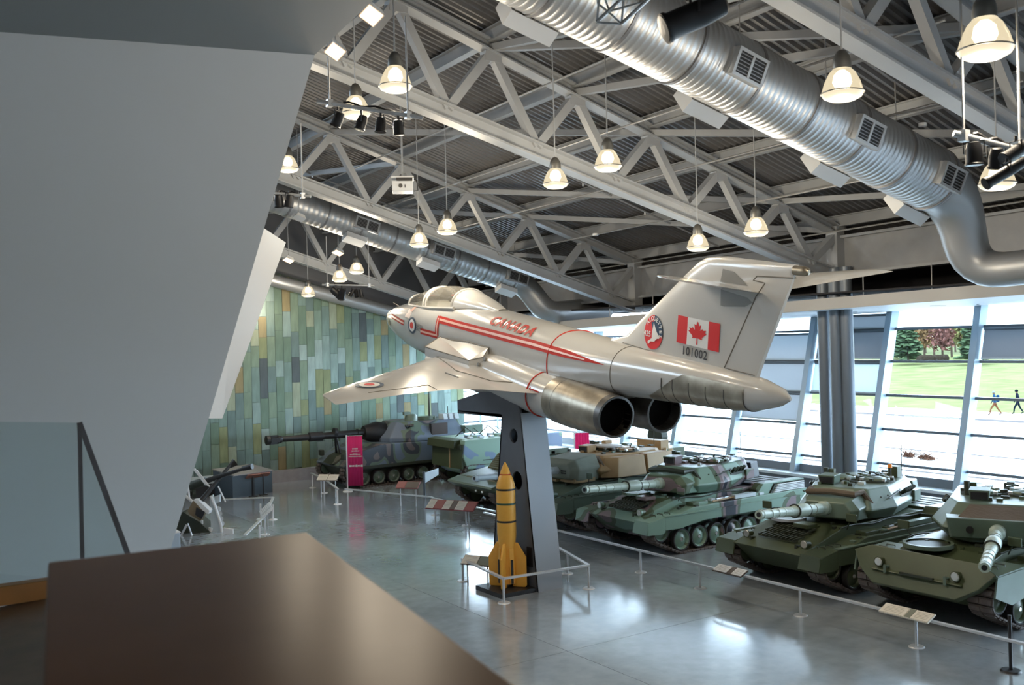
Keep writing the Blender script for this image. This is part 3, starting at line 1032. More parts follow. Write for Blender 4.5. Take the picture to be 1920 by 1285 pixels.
spot(at_d(1905, 285, 10.2), math.radians(120), math.radians(160), 0.3, 0.07, 'black spotlight cut by the right edge of the picture')
# big black profile spot at the top, and a piece of lattice truss
bs_ = spot(at_d(1303, 30, 7.5), math.radians(112), math.radians(150), 0.46, 0.105, 'big black theatre spotlight hanging into the top of the picture', barn=False)
MB().rod([(0, 0, .22), (0, 0, zdeck(bs_.location.x, bs_.location.y) - bs_.location.z)], .025, 8).build('hanging_pole', 'black', bs_)
lat = thing('lattice_truss', 'short silver lattice lighting truss at the top of the picture', 'truss', at_d(1165, 0, 9.0))
o_ = Vector(lat.location)
def lp(px, py, d=9.0): return at_d(px, py, d) - o_
rails_ = [(lp(1118, 42), lp(1168, -4)), (lp(1165, 45), lp(1218, -4)), (lp(1122, 8, 9.3), lp(1120, -60, 9.3))]
for a, c in rails_:
    c = a + (c - a) * 2.2
    MB().rod([a, c], 0.018, 8).build('tube', 'alu', lat)
for (a, c) in (((1118, 42), (1165, 45)), ((1140, 22), (1165, 45)), ((1122, 8), (1140, 22)), ((1140, 22), (1205, 4)), ((1122, 8), (1119, 42)), ((1135, 0), (1142, 20)), ((1165, 45), (1170, -5))):
    MB().rod([lp(*a), lp(*c)], 0.011, 6).build('lattice_bar', 'alu', lat)
MB().rod([lp(1168, -4) * 2.2, lp(1168, -4) * 2.2 + V(0, 0, 3)], 0.02, 6).build('hanger', 'cable', lat)

# projector
p = at_d(755, 350, 25.0)
pj = thing('projector', 'white ceiling projector hanging above the jet', 'projector', p, math.radians(-28))
MB().box((0, 0, -.02), (.52, .55, .26)).build('body', 'white_paint', pj, bevel=0.02)
MB().box((0, 0, .20), (.56, .5, .05)).build('mount_plate', 'white_paint', pj)
MB().box((.05, -.2, .14), (.4, .2, .08)).build('cable_box', 'black', pj)
MB().disc((-.05, -.28, -.02), .05, 'y', .03).build('lens', 'black_gloss', pj)
for a in (-.2, .2):
    MB().rod([(a, .15, .1), (a, .15, .22)], .015, 6).build('strut', 'alu', pj)
MB().box((.06, -.278, -.03), (.02, .01, .08)).build('vent_mark', 'black', pj)
MB().rod([(0, 0, .22), (0, 0, 3.0)], .025, 8).build('pole', 'steel', pj)
MB().rod([(.25, 0, .2), (.36, 0, .15), (.38, 0, -.1), (.28, 0, -.12)], .015, 6).build('loop_cable', 'black', pj)
# ================================================================== JET
mat('jet_paint', (0.50, 0.495, 0.475), 0.22, var=0.03, vscale=0.8, coat=0.35)
mat('jet_metal', (0.34, 0.30, 0.235), 0.38, metal=0.85, var=0.28, vscale=3.0)
mat('jet_metal_dark', (0.12, 0.115, 0.11), 0.4, metal=0.7, var=0.3, vscale=4.0)
mat('jet_red', (0.46, 0.030, 0.020), 0.6, spec=0.2)
mat('jet_pale', (0.75, 0.45, 0.36), 0.35)
mat('decal_red', (0.66, 0.015, 0.015), 0.4)
mat('decal_white', (0.75, 0.75, 0.73), 0.4)
mat('decal_navy', (0.02, 0.055, 0.11), 0.4)
mat('decal_black', (0.02, 0.02, 0.024), 0.4)
mat('panel_line', (0.16, 0.15, 0.13), 0.6)
mat('bare_grey', (0.20, 0.20, 0.19), 0.45)
HD, PT, RL = math.radians(6.567), math.radians(9.354), math.radians(-1.802)
JP = V(15.139, 20.198, 5.135)
fw = V(math.sin(HD) * math.cos(PT), math.cos(HD) * math.cos(PT), math.sin(PT))
lf = V(-math.cos(HD), math.sin(HD), 0)
u_ = fw.cross(lf)
lf2 = math.cos(RL) * lf + math.sin(RL) * u_
u2 = fw.cross(lf2)
jet = thing('fighter_jet', 'cream white two seat fighter jet with red stripes, mounted on a grey pylon', 'aircraft')
# local frame of the jet: x = aft (s - 12), y = left, z = up  -> mirrored frame, so store x = forward
RM = Matrix((fw, lf2, u2)).transposed()
JK = 0.93
jet.matrix_world = Matrix.Translation(CC + (JP - CC) * JK) @ RM.to_4x4() @ Matrix.Scale(JK, 4)
def S(s, l, z): return V(12 - s, l, z)

ST = [(-1.0, -.50, .03, .03), (-.75, -.48, .20, .18), (-.3, -.44, .38, .36), (.4, -.38, .54, .52), (1.2, -.34, .66, .66), (2.2, -.30, .76, .82), (3.4, -.24, .82, .93), (5.0, -.16, .86, 1.0),
      (7.0, -.06, .88, 1.0), (9.0, .0, .88, .95), (11.0, .08, .86, .87), (12.5, .18, .82, .77), (14.0, .30, .74, .66), (15.5, .44, .62, .55), (17.0, .56, .50, .47), (18.3, .64, .42, .40), (19.2, .70, .32, .31), (19.75, .76, .17, .17), (20.0, .78, .03, .03)]
def stat(s):
    for a, c in zip(ST, ST[1:]):
        if s <= c[0]:
            f = max(0, (s - a[0]) / (c[0] - a[0]))
            f = f
            return [a[i] + (c[i] - a[i]) * f for i in range(1, 4)]
    return list(ST[-1][1:])
EXPO = 2.35
def fus_side(s, z):
    zc, w_, h = stat(s)
    k = min(0.999, abs((z - zc) / h))
    return w_ * (1 - k ** EXPO) ** (1 / EXPO)
def ring_at(s, off=0.0, n=88):
    zc, w_, h = stat(s)
    out = []
    for k in range(n):
        a = 2 * math.pi * k / n
        ca, sa = math.cos(a), math.sin(a)
        out.append(S(s, math.copysign(abs(ca) ** (2 / EXPO), ca) * (w_ + off), zc + math.copysign(abs(sa) ** (2 / EXPO), sa) * (h + off)))
    return out
ss = []
for a, c in zip(ST, ST[1:]):
    nn = max(1, int((c[0] - a[0]) / 0.5))
    ss += [a[0] + (c[0] - a[0]) * i / nn for i in range(nn)]
ss.append(20.0)
MB().loft([ring_at(s) for s in ss]).build('fuselage', 'jet_paint', jet, smooth=True)

# nacelles with intakes, nozzles
def nac_ring(s, cy, cz, ry, rz, n=28, sx=0.0):
    return [S(s + sx * math.cos(a), cy + ry * math.cos(a), cz + rz * math.sin(a)) for a in [2 * math.pi * k / n for k in range(n)]]
for sg in (1, -1):
    NA = [(5.6, .92, -.92, .38, .32), (6.6, .96, -.86, .46, .42), (8.0, .95, -.74, .53, .52), (10.0, .85, -.63, .58, .60), (12.0, .74, -.63, .58, .57), (13.0, .68, -.62, .56, .55)]
    MB().loft([nac_ring(s, sg * cy, cz, ry, rz) for s, cy, cz, ry, rz in NA]).build('engine_nacelle', 'jet_paint', jet, smooth=True)
    MB().loft([nac_ring(5.55, sg * .92, -.92, .33, .27), nac_ring(5.59, sg * .92, -.92, .33, .27)]).build('intake_mouth', 'black', jet)
    nz = MB().loft([nac_ring(s, sg * cy, cz, r, r, 32) for s, cy, cz, r in ((12.9, .68, -.62, .565), (13.0, .68, -.62, .58), (13.7, .67, -.60, .575), (14.5, .66, -.57, .54), (15.0, .655, -.55, .50), (15.3, .65, -.54, .475), (15.3, .65, -.54, .43), (14.9, .655, -.55, .40), (14.0, .66, -.58, .38))], cap=False)
    no = nz.build('exhaust_nozzle', 'jet_metal' if sg > 0 else 'jet_metal_dark', jet, smooth=True)
    MB().loft([nac_ring(15.0, sg * .655, -.55, .41, .41, 24), nac_ring(14.9, sg * .655, -.55, .41, .41, 24)]).build('nozzle_interior', 'nozzle_black', no)
    for k in range(20):
        a = 2 * math.pi * k / 20
        MB().beam(S(15.26, sg * .65 + .43 * math.cos(a), -.54 + .43 * math.sin(a)), S(14.75, sg * .655 + .405 * math.cos(a), -.55 + .405 * math.sin(a)), .03, .018).build('flap', 'jet_metal_dark', no)
    MB().loft([nac_ring(s, sg * .652, -.545, r, r, 32) for s, r in ((15.12, .492), (15.31, .478), (15.315, .43), (15.0, .412))], cap=False).build('nozzle_lip', 'jet_metal_dark', no, smooth=True)
    MB().loft([nac_ring(s, sg * .655, -.55, r, r, 32) for s, r in ((15.28, .425), (14.95, .405))], cap=False).build('nozzle_liner', 'nozzle_black', no)
    for s in (13.35, 13.75, 14.2, 14.65):
        f = (s - 13) / 2.3
        MB().loft([nac_ring(s - .008, sg * (.68 - .03 * f), -.62 + .08 * f, .584 - .1 * f ** 1.6, .584 - .1 * f ** 1.6, 32), nac_ring(s + .008, sg * (.68 - .03 * f), -.62 + .08 * f, .584 - .1 * f ** 1.6, .584 - .1 * f ** 1.6, 32)], cap=False).build('seam_ring', 'jet_metal_dark', no)
# belly between nacelles
MB().loft([[S(s, sx_ * w_, z) for sx_, z in ((-1, -.5), (1, -.5), (1, zb_), (-1, zb_))] for s, w_, zb_ in ((4.2, .3, -.9), (6.0, .7, -1.15), (10, .7, -1.2), (13, .45, -1.1), (13.6, .2, -.7))]).build('belly_fairing', 'jet_paint', jet, smooth=True, bevel=.08)
MB().loft([[S(s, sx_ * w_, z) for sx_, z in ((-1, zt_), (1, zt_), (1, zb_), (-1, zb_))] for s, w_, zt_, zb_ in ((12.8, .75, .1, -.9), (14.0, .5, .2, -.6), (15.4, .3, .3, .0), (16.3, .2, .3, .12))]).build('tunnel_fairing', 'jet_metal_dark', jet)

# heat shield under the tail boom
hs = []
for s in [16.2 + .29 * i for i in range(11)]:
    zc, w_, h = stat(min(s, 19.3))
    ring = []
    lim = 0.15 if s > 16.6 else -0.5
    f = max(0, min(1, (s - 15.9) / 1.5))
    a0 = math.radians(-62 + 86 * f)
    for k in range(17):
        a = a0 + (-math.pi - 2 * a0) * k / 16
        ca, sa = math.cos(a), math.sin(a)
        ring.append(S(s, math.copysign(abs(ca) ** (2 / EXPO), ca) * (w_ + .012), zc + math.copysign(abs(sa) ** (2 / EXPO), sa) * (h + .012)))
    hs.append(ring)
MB().loft(hs, cap=False, close=False).build('heat_shield', 'jet_metal', jet, smooth=True)
for s in (16.75, 17.1, 17.6, 18.1, 18.6, 19.1):
    zc, w_, h = stat(s)
    pts = []
    for k in range(13):
        a = math.radians(5) + (-math.pi - 2 * math.radians(5)) * k / 12
        ca, sa = math.cos(a), math.sin(a)
        pts.append(S(s, math.copysign(abs(ca) ** (2 / EXPO), ca) * (w_ + .014), zc + math.copysign(abs(sa) ** (2 / EXPO), sa) * (h + .014)))
    MB().rod(pts, .010, 5).build('shield_seam', 'jet_metal_dark', jet)

# wings
def airfoil(le, te, y, z, th, n=9):
    up_ = [(le + (te - le) * (0.5 - 0.5 * math.cos(math.pi * i / n))) for i in range(n + 1)]
    ring = []
    for i, s in enumerate(up_):
        f = i / n
        t_ = th * 2.9 * (math.sqrt(max(0, (s - le) / (te - le))) * (1 - (s - le) / (te - le)) * .7 + .03 * (1 - (s - le) / (te - le)))
        ring.append(S(s, y, z + t_))
    for i, s in reversed(list(enumerate(up_))[1:-1]):
        t_ = th * 2.0 * (math.sqrt(max(0, (s - le) / (te - le))) * (1 - (s - le) / (te - le)) * .6)
        ring.append(S(s, y, z - t_))
    return ring
WG = [(6.7, 12.95, 1.0, -.48, .20), (7.15, 12.55, 1.45, -.48, .17), (7.72, 11.75, 2.25, -.49, .13), (8.25, 11.42, 2.9, -.50, .11), (9.2, 11.5, 4.1, -.50, .08), (10.0, 11.75, 5.1, -.50, .06), (10.75, 11.98, 5.95, -.50, .035), (10.95, 12.0, 6.05, -.50, .012)]
for sg in (1, -1):
    wg = MB().loft([airfoil(le, te, sg * y, z, th) for le, te, y, z, th in WG]).build('wing', 'jet_paint', jet, smooth=True)
    def wz(s, y):
        for a, c in zip(WG, WG[1:]):
            if y <= c[2]:
                f = (y - a[2]) / (c[2] - a[2])
                le, te, th = a[0] + (c[0] - a[0]) * f, a[1] + (c[1] - a[1]) * f, a[4] + (c[4] - a[4]) * f
                x_ = min(.99, max(.01, (s - le) / (te - le)))
                return a[3] + (c[3] - a[3]) * f + th * 2.9 * (math.sqrt(x_) * (1 - x_) * .7 + .03 * (1 - x_))
        return -.5
    if sg > 0:
        wz_ = wz
    def wline(pts, r=.012, m_='panel_line', nm='panel_line'):
        out = []
        for (s0, y0), (s1, y1) in zip(pts, pts[1:]):
            for i in range(8):
                f = i / 8
                s, y = s0 + (s1 - s0) * f, y0 + (y1 - y0) * f
                out.append(S(s, sg * y, wz(s, y) + .006))
        s, y = pts[-1]
        out.append(S(s, sg * y, wz(s, y) + .006))
        MB().rod(out, r, 5).build(nm, m_, wg)
    wline([(8.2, 1.3), (7.6, 1.75), (9.8, 2.1), (11.2, 1.75), (11.6, 1.35)], .013, 'panel_line')
    wline([(11.35, 3.3), (10.9, 3.35), (11.2, 5.0)], .007)
    wline([(9.9, 2.45), (10.5, 2.35)], .02, 'bare_grey', 'fence')
    # roundel on the upper surface
    for r0, r1, mt_, dz in ((0, .36, 'decal_navy', .004), (0, .26, 'decal_white', .008), (0, .13, 'decal_red', .012)):
        n_ = 28
        cs_, cy_ = 10.45, 4.72
        ring = [(cs_ + r1 * math.cos(2 * math.pi * k / n_), cy_ + r1 * math.sin(2 * math.pi * k / n_)) for k in range(n_)]
        MB().add([S(s, sg * y, wz(s, y) + dz + .008) for s, y in ring], [tuple(range(n_))]).build('roundel_disc', mt_, wg)

# fin, rudder, tailplane
def fin_ring(z, le, te, th):
    n = 8
    pts = [le + (te - le) * (0.5 - 0.5 * math.cos(math.pi * i / n)) for i in range(n + 1)]
    a = [S(s, th * 2.2 * math.sqrt((s - le) / (te - le)) * (1 - .85 * (s - le) / (te - le)), z) for s in pts]
    c = [S(s, -th * 2.2 * math.sqrt((s - le) / (te - le)) * (1 - .85 * (s - le) / (te - le)), z) for s in reversed(pts[1:])]
    return a + c
FN = [(.55, 13.0, 18.9, .14), (.98, 14.0, 19.08, .13), (1.15, 14.6, 19.14, .12), (1.5, 15.05, 19.28, .11), (2.15, 15.92, 19.55, .10), (2.75, 16.72, 19.8, .09), (3.02, 17.10, 19.9, .085), (3.14, 17.35, 19.96, .07), (3.20, 17.75, 19.98, .03), (3.22, 18.0, 19.98, .01)]
fin = MB().loft([fin_ring(*f) for f in FN]).build('tail_fin', 'jet_paint', jet, smooth=True)
def fin_y(s, z):
    for a, c in zip(FN, FN[1:]):
        if z <= c[0]:
            f = max(0, (z - a[0]) / (c[0] - a[0]))
            le, te, th = [a[i] + (c[i] - a[i]) * f for i in (1, 2, 3)]
            x_ = min(.999, max(0, (s - le) / (te - le)))
            return th * 2.2 * math.sqrt(x_) * (1 - .85 * x_)
    return 0.01
def fin_pt(s, z, off=.012, sg=1): return S(s, sg * (fin_y(s, z) + off), z)
def fin_line(pts, r=.011, m_='panel_line', nm='panel_line', sg=1):
    out = []
    for (s0, z0), (s1, z1) in zip(pts, pts[1:]):
        out += [fin_pt(s0 + (s1 - s0) * i / 6, z0 + (z1 - z0) * i / 6, .003, sg) for i in range(6)]
    out.append(fin_pt(*pts[-1], .003, sg))
    MB().rod(out, r, 5).build(nm, m_, fin)
for sg in (1, -1):
    fin_line([(19.9, 2.98), (18.98, 2.93), (18.88, 2.84), (19.2, 2.82), (18.98, 2.55), (18.2, 1.05), (19.05, 1.05)], sg=sg)
    # bare sweep patches either side of the tailplane root
    for loop in ([(17.95, 2.72), (18.0, 2.98), (18.35, 2.95), (18.75, 2.72)], [(17.98, 2.58), (18.75, 2.50), (18.9, 2.42), (18.7, 2.32), (18.1, 2.25), (18.0, 2.26)]):
        MB().add([fin_pt(s, z, .008, sg) for s, z in loop], [tuple(range(len(loop)))]).build('bare_patch', 'bare_grey', fin)
def stab_ring(le, te, y, z, th): return airfoil(le, te, y, z, th, 7)
for sg in (1, -1):
    MB().loft([stab_ring(17.25, 19.15, sg * .04, 2.62, .085), stab_ring(18.2, 19.45, sg * 1.3, 2.82, .075), stab_ring(19.2, 19.75, sg * 2.5, 3.01, .035), stab_ring(19.42, 19.78, sg * 2.58, 3.03, .006)]).build('tailplane', 'jet_paint', jet, smooth=True)
MB().lathe([(.09, 0), (.09, .22), (.075, .30), (.03, .34)], 16, Matrix.Translation(S(19.9, 0, 3.12)) @ Matrix.Rotation(-math.pi / 2, 4, 'Y')).build('fin_light', 'jet_metal', jet, smooth=True)

# canopy: glazed hoops
CN = [(1.2, .25, .10, .04), (2.0, .36, .40, .34), (3.3, .46, .56, .60), (4.8, .60, .62, .70), (6.2, .76, .58, .55), (7.4, .90, .40, .24), (8.3, .93, .15, .05)]
def can_ring(s, zb_, w_, h, k0=0.0):
    return [S(s, w_ * math.cos(math.pi * k / 14), zb_ + h * max(0, math.sin(math.pi * k / 14)) ** .85) for k in range(15)]
def can_at(s):
    for a, c in zip(CN, CN[1:]):
        if s <= c[0]:
            f = (s - a[0]) / (c[0] - a[0]); return [s] + [a[i] + (c[i] - a[i]) * f for i in (1, 2, 3)]
m = glass_mat('canopy_glass', (0.80, 0.79, 0.74), 0.2)
_t = m.node_tree
_o = [n for n in _t.nodes if n.type == 'OUTPUT_MATERIAL'][0]
_mx = _o.inputs[0].links[0].from_node
_d = _t.nodes.new('ShaderNodeBsdfDiffuse'); _d.inputs[0].default_value = (.55, .53, .47, 1)
_m2 = _t.nodes.new('ShaderNodeMixShader'); _m2.inputs[0].default_value = .16
_t.links.new(_mx.outputs[0], _m2.inputs[1]); _t.links.new(_d.outputs[0], _m2.inputs[2]); _t.links.new(_m2.outputs[0], _o.inputs[0])
cano = MB().loft([can_ring(*can_at(s)) for s in (2.0, 2.5, 3.0, 3.5, 4.0, 4.5, 5.0, 5.5, 6.0)], cap=False, close=False).build('canopy', 'canopy_glass', jet, smooth=True)
MB().loft([can_ring(*can_at(s)) for s in (6.0, 6.4, 6.8, 7.2, 7.6, 8.0, 8.3)], cap=False, close=False).build('canopy_fairing', 'jet_paint', jet, smooth=True)
MB().loft([can_ring(*can_at(s)) for s in (1.2, 1.6, 2.0)], cap=False, close=False).build('windscreen_base', 'jet_paint', jet, smooth=True)
for s in (2.0, 3.7, 3.95, 6.0):
    c0 = can_at(s)
    MB().rod(can_ring(c0[0], c0[1], c0[2] + .012, c0[3] + .012), .035, 6).build('canopy_hoop', 'jet_paint', cano)
for sg in (1, -1):
    MB().rod([S(s, sg * (can_at(s)[2] + .02), can_at(s)[1] + .01) for s in (1.4, 2.2, 3.0, 3.8, 4.6, 5.4, 6.2)], .05, 6).build('canopy_sill', 'jet_paint', cano)
for s in (3.1, 5.0):
    MB().box(S(s, 0, .72 - (.2 if s < 4 else 0)), (.25, .42, .55)).build('ejection_seat', 'black', jet, bevel=.04)
    MB().box(S(s - .02, 0, .98 - (.26 if s < 4 else .02)), (.16, .26, .16)).build('headrest', 'red_panel', jet, bevel=.03)
MB().tube(S(.2, 0, .05), S(-.6, 0, .12), .02, .01, 8).build('pitot_probe', 'jet_metal', jet)

# markings laid on the left side of the fuselage
def fp(s, z, off=.012): return S(s, fus_side(s, z) + off, z)
def fstrip(name, pts, wd, m_, parent=None, off=.012, seg=10):
    # pts polyline of (s, z); strip of half height wd
    b_ = MB()
    for (s0, z0, w0_), (s1, z1, w1_) in zip(pts, pts[1:]):
        vs, fs = [], []
        vert = abs(s1 - s0) < .3
        for i in range(seg + 1):
            f = i / seg
            s, z, w_ = s0 + (s1 - s0) * f, z0 + (z1 - z0) * f, w0_ + (w1_ - w0_) * f
            if vert:
                vs += [fp(s - w_, z, off), fp(s, z, off), fp(s + w_, z, off)]
            else:
                vs += [fp(s, z - w_, off), fp(s, z, off), fp(s, z + w_, off)]
        for i in range(seg):
            for j in (0, 1):
                fs.append((3 * i + j, 3 * i + j + 1, 3 * i + 4 + j, 3 * i + 3 + j))
        b_.add(vs, fs)
    return b_.build(name, m_, jet)
fstrip('red_stripe', [(5.5, .36, .105), (11.5, .52, .105), (13.2, .54, .09), (14.75, .545, .006)], 0, 'jet_red', seg=16)
fstrip('pale_stripe', [(5.6, .37, .032), (11.5, .525, .032), (14.0, .54, .015)], 0, 'jet_pale', off=.018, seg=16)
fstrip('red_stripe', [(5.55, -.15, .13), (5.5, .45, .13)], 0, 'jet_red')
fstrip('pale_stripe', [(5.55, -.12, .04), (5.5, .40, .04)], 0, 'jet_pale', off=.018)
fstrip('red_stripe', [(4.15, -.20, .095), (5.6, -.13, .095)], 0, 'jet_red')
fstrip('pale_stripe', [(4.15, -.20, .03), (5.6, -.13, .03)], 0, 'jet_pale', off=.018)
fstrip('red_stripe', [(.7, -.14, .075), (2.5, -.17, .085)], 0, 'jet_red')
fstrip('pale_stripe', [(.7, -.14, .025), (2.5, -.17, .028)], 0, 'jet_pale', off=.018)
def fdecal(name, verts2, faces, m_, off):
    return MB().add([fp(s, z, off) for s, z in verts2], faces).build(name, m_, jet)
for r, m_, off in ((.27, 'decal_navy', .014), (.195, 'decal_white', .02), (.11, 'decal_red', .026)):
    n_ = 24
    fdecal('roundel_disc', [(3.35 + r * 1.5 * math.cos(2 * math.pi * k / n_), -.13 + r * math.sin(2 * math.pi * k / n_)) for k in range(n_)], [tuple(range(n_))], m_, off)
vs, fs = text_mesh('CANADA', .46, shear=.12, space=1.3, bold=.018)
def arc_pt(s, z0, d, off):
    # walk up the section from height z0 by the surface distance d
    z, n_ = z0, 12
    for _ in range(n_):
        e = 1e-3
        dy = (fus_side(s, z + e) - fus_side(s, z - e)) / (2 * e)
        z += d / n_ / math.sqrt(1 + dy * dy)
    return fp(s, z, off) + V(0, 0, off)
_bm = bmesh.new()
_bv = [_bm.verts.new(v) for v in vs]
for f in fs:
    try: _bm.faces.new([_bv[i] for i in f])
    except ValueError: pass
bmesh.ops.triangulate(_bm, faces=_bm.faces[:])
bmesh.ops.subdivide_edges(_bm, edges=_bm.edges[:], cuts=3, use_grid_fill=True)
_bm.verts.index_update()
vs = [tuple(v.co) for v in _bm.verts]
fs = [tuple(v.index for v in f.verts) for f in _bm.faces]
_bm.free()
MB().add([arc_pt(10.05 + v[0] * 1.08, .66, .14 + v[1] * .92, .017) for v in vs], fs).build('canada_lettering', 'jet_red', jet)
for i, (t_, z) in enumerate((('CANADIAN', -.06), ('FORCES', -.18))):
    vs, fs = text_mesh(t_, .16)
    fdecal('forces_lettering', [(3.95 + v[0] * 1.0, z + v[1]) for v in vs], fs, 'decal_black', .014)
vs, fs = text_mesh('002', .34, bold=.01)
fdecal('nose_number', [(-.05 + v[0] * .8, -.18 + v[1] * .8) for v in vs], fs, 'decal_black', .014)
fdecal('nose_crest', [(.45 + .14 * math.cos(2 * math.pi * k / 8), -.42 + .14 * math.sin(2 * math.pi * k / 8)) for k in range(8)], [tuple(range(8))], mat('crest_olive', (.22, .20, .05), .5), .014)
fdecal('rescue_panel', [(2.5, .05), (3.0, .05), (3.05, .32), (2.6, .32)], [(0, 1, 2, 3)], mat('pale_pink', (.75, .62, .55), .4), .014)
fdecal('rescue_arrow', [(2.8, .28), (3.05, .28), (3.2, .5), (2.95, .5)], [(0, 1, 2, 3)], 'jet_pale', .02)
# wing root fairing plate over the intake
for sg in (1, -1):
    FP = [(6.86, 1.79, -.25), (6.15, 1.02, -.10), (7.0, 1.02, -.08), (7.8, .95, .02), (9.3, .92, .06), (9.65, 1.25, -.13), (9.35, 1.53, -.24)]
    n_ = len(FP)
    fr = MB().add([S(s, sg * l, z + .02) for s, l, z in FP] + [S(s, sg * l, z - .24) for s, l, z in FP], [tuple(range(n_)), tuple(range(2 * n_ - 1, n_ - 1, -1))] + [(i, (i + 1) % n_, n_ + (i + 1) % n_, n_ + i) for i in range(n_)]).build('wing_root_fairing', 'jet_paint', jet)
    MB().rod([S(s, sg * l, z + .022) for s, l, z in FP + FP[:1]], .016, 5).build('fairing_edge', 'panel_line', fr)
# red ring and panel seams
def hoop(s, r, m_, nm, parent=jet):
    MB().rod(ring_at(s, .006) + [ring_at(s, .006)[0]], r, 5).build(nm, m_, parent)
hoop(12.4, .018, 'jet_red', 'red_ring')
hoop(15.0, .007, 'panel_line', 'panel_seam')
MB().rod([p + V(0, 0, 0) for p in nac_ring(12.25, .73, -.63, .587, .577)] + [nac_ring(12.25, .73, -.63, .587, .577)[0]], .018, 5).build('red_ring', 'jet_red', jet)
for a_, b2_ in (((12.6, -.40), (12.75, -.40)),):
    MB().box(S(12.65, 1.275, -.42), (.36, .02, .03)).build('red_arrow', 'jet_red', jet)
MB().add([S(12.45, 1.285, -.35), S(12.45, 1.285, -.49), S(12.35, 1.285, -.42)], [(0, 1, 2)]).build('red_arrow', 'jet_red', jet)
for s, z, r in ((9.3, -.23, .14), (9.75, -.15, .07), (9.65, -.30, .06)):
    a = math.asin(max(-1, min(1, (z + .63) / .6)))
    MB().tube(S(s, .88 + .56 * math.cos(a), z), S(s, .92 + .58 * math.cos(a), z + .02), r * .8, r * .8, 14).build('vent_port', 'bare_grey', jet)
fin_line([(14.6, 1.0), (16.4, .99)], .008)
# flag, numbers, squadron badge on the left of the fin
def fq(name, pts, m_, off): return MB().add([fin_pt(s, z, off) for s, z in pts], [tuple(range(len(pts)))]).build(name, m_, fin)
fa, fz0, fz1 = 16.66, 1.33, 1.90
fwid = 1.36
def fl(u, v): return (fa + u * fwid, fz0 + v * (fz1 - fz0))
fq('flag_field', [fl(.25, 0), fl(.75, 0), fl(.75, 1), fl(.25, 1)], 'decal_white', .012)
fq('flag_band', [fl(0, 0), fl(.25, 0), fl(.25, 1), fl(0, 1)], 'decal_red', .012)
fq('flag_band', [fl(.75, 0), fl(1, 0), fl(1, 1), fl(.75, 1)], 'decal_red', .012)
half = [(0, .92), (.07, .76), (.15, .81), (.115, .60), (.22, .69), (.245, .625), (.375, .655), (.335, .56), (.40, .52), (.20, .36), (.225, .285), (.02, .315), (.025, .08), (0, .08)]
leaf = half + [(-x, y) for x, y in reversed(half[1:-1])]
lv2 = [Vector((x, y)) for x, y in leaf]
out = delaunay_2d_cdt(lv2, [(i, (i + 1) % len(leaf)) for i in range(len(leaf))], [], 1, 1e-6)
MB().add([fin_pt(*fl(.5 + p.x * .54, p.y), .018) for p in out[0]], [tuple(f) for f in out[2]]).build('maple_leaf', 'decal_red', fin)
def fin_text(name, body, s0, z0, size, m_, off=.02, sx=1.0, rot=0.0, **k):
    vs, fs = text_mesh(body, size, **k)
    c, s_ = math.cos(rot), math.sin(rot)
    MB().add([fin_pt(s0 + (v[0] * c - v[1] * s_) * sx, z0 + v[0] * s_ + v[1] * c, off) for v in vs], fs).build(name, m_, fin)
fin_text('serial_number', '101002', 17.28, 1.19, .25, 'decal_black', space=1.12, bold=.004)
bs, bz, br = 15.80, 1.41, .375
def bd(a0, a1, r0, r1, m_, off, n=18, nm='badge_disc'):
    o1 = [(bs + .95 * r1 * math.cos(a0 + (a1 - a0) * k / n), bz + r1 * math.sin(a0 + (a1 - a0) * k / n)) for k in range(n + 1)]
    o0_ = [(bs + .95 * r0 * math.cos(a0 + (a1 - a0) * k / n), bz + r0 * math.sin(a0 + (a1 - a0) * k / n)) for k in range(n + 1)]
    MB().add([fin_pt(s, z, off) for s, z in o0_ + o1], [(i, i + 1, n + 2 + i, n + 1 + i) for i in range(n)]).build(nm, m_, fin)
bd(math.pi * .5, math.pi * 2, 0.001, br, 'decal_red', .012)
bd(-.15, math.pi * .5, 0.001, br, 'decal_navy', .014)
bd(-.35, math.pi * .66, 0.001, br * .62, 'decal_navy', .016)
for i, ch in enumerate('ALOUETTES'):
    a = math.radians(142 - i * 19)
    fin_text('badge_lettering', ch, bs + .95 * .30 * math.cos(a), bz + .30 * math.sin(a), .13, 'decal_white', .022, 1.1, rot=a - math.pi / 2, bold=.003)
fin_text('badge_number', '425', bs - .22, bz - .06, .17, 'decal_white', .022, 1.1, bold=.003)
bird = [(-.18, -.17), (-.05, -.10), (-.06, -.02), (-.02, .17), (.03, .10), (.10, .02), (.17, -.03), (.20, -.08), (.12, -.09), (.04, -.15), (-.08, -.16), (-.15, -.22)]
MB().add([fin_pt(bs + .03 + x * 1.15, bz + y * 1.3, .024) for x, y in bird], [tuple(range(len(bird)))]).build('badge_bird', 'decal_white', fin)

# ================================================================== PYLON
mat('pylon_shaded', (0.11, 0.12, 0.14), 0.45, var=0.06)  # dark tone paints in the shade on faces turned from the windows
py_ = thing('display_pylon', 'tall tapering grey steel pylon with round holes carrying the jet', 'pylon', (13.4, 19.5, 0))
X0, X1 = 13.06 - 13.4, 13.76 - 13.4
def yz(y, z): return (y - 19.5, z)
outer = [yz(18.75, 0), yz(20.75, 0), yz(20.12, 3.95), yz(22.2, 4.02), yz(22.2, 4.30), yz(21.0, 4.55), yz(19.55, 4.6), yz(19.30, 4.1)]
def circ(y, z, r, n=20): return [(y - 19.5 + r * math.cos(2 * math.pi * k / n), z + r * math.sin(2 * math.pi * k / n)) for k in range(n)]
holes = [circ(19.62, 3.55, .17), circ(19.52, 2.50, .22)]
for k, (a, c) in enumerate(((X0, X0 + .05), (X1 - .05, X1))):
    MB().holed(outer, holes, 'x', a, c).build('side_plate', 'pylon_shaded', py_)
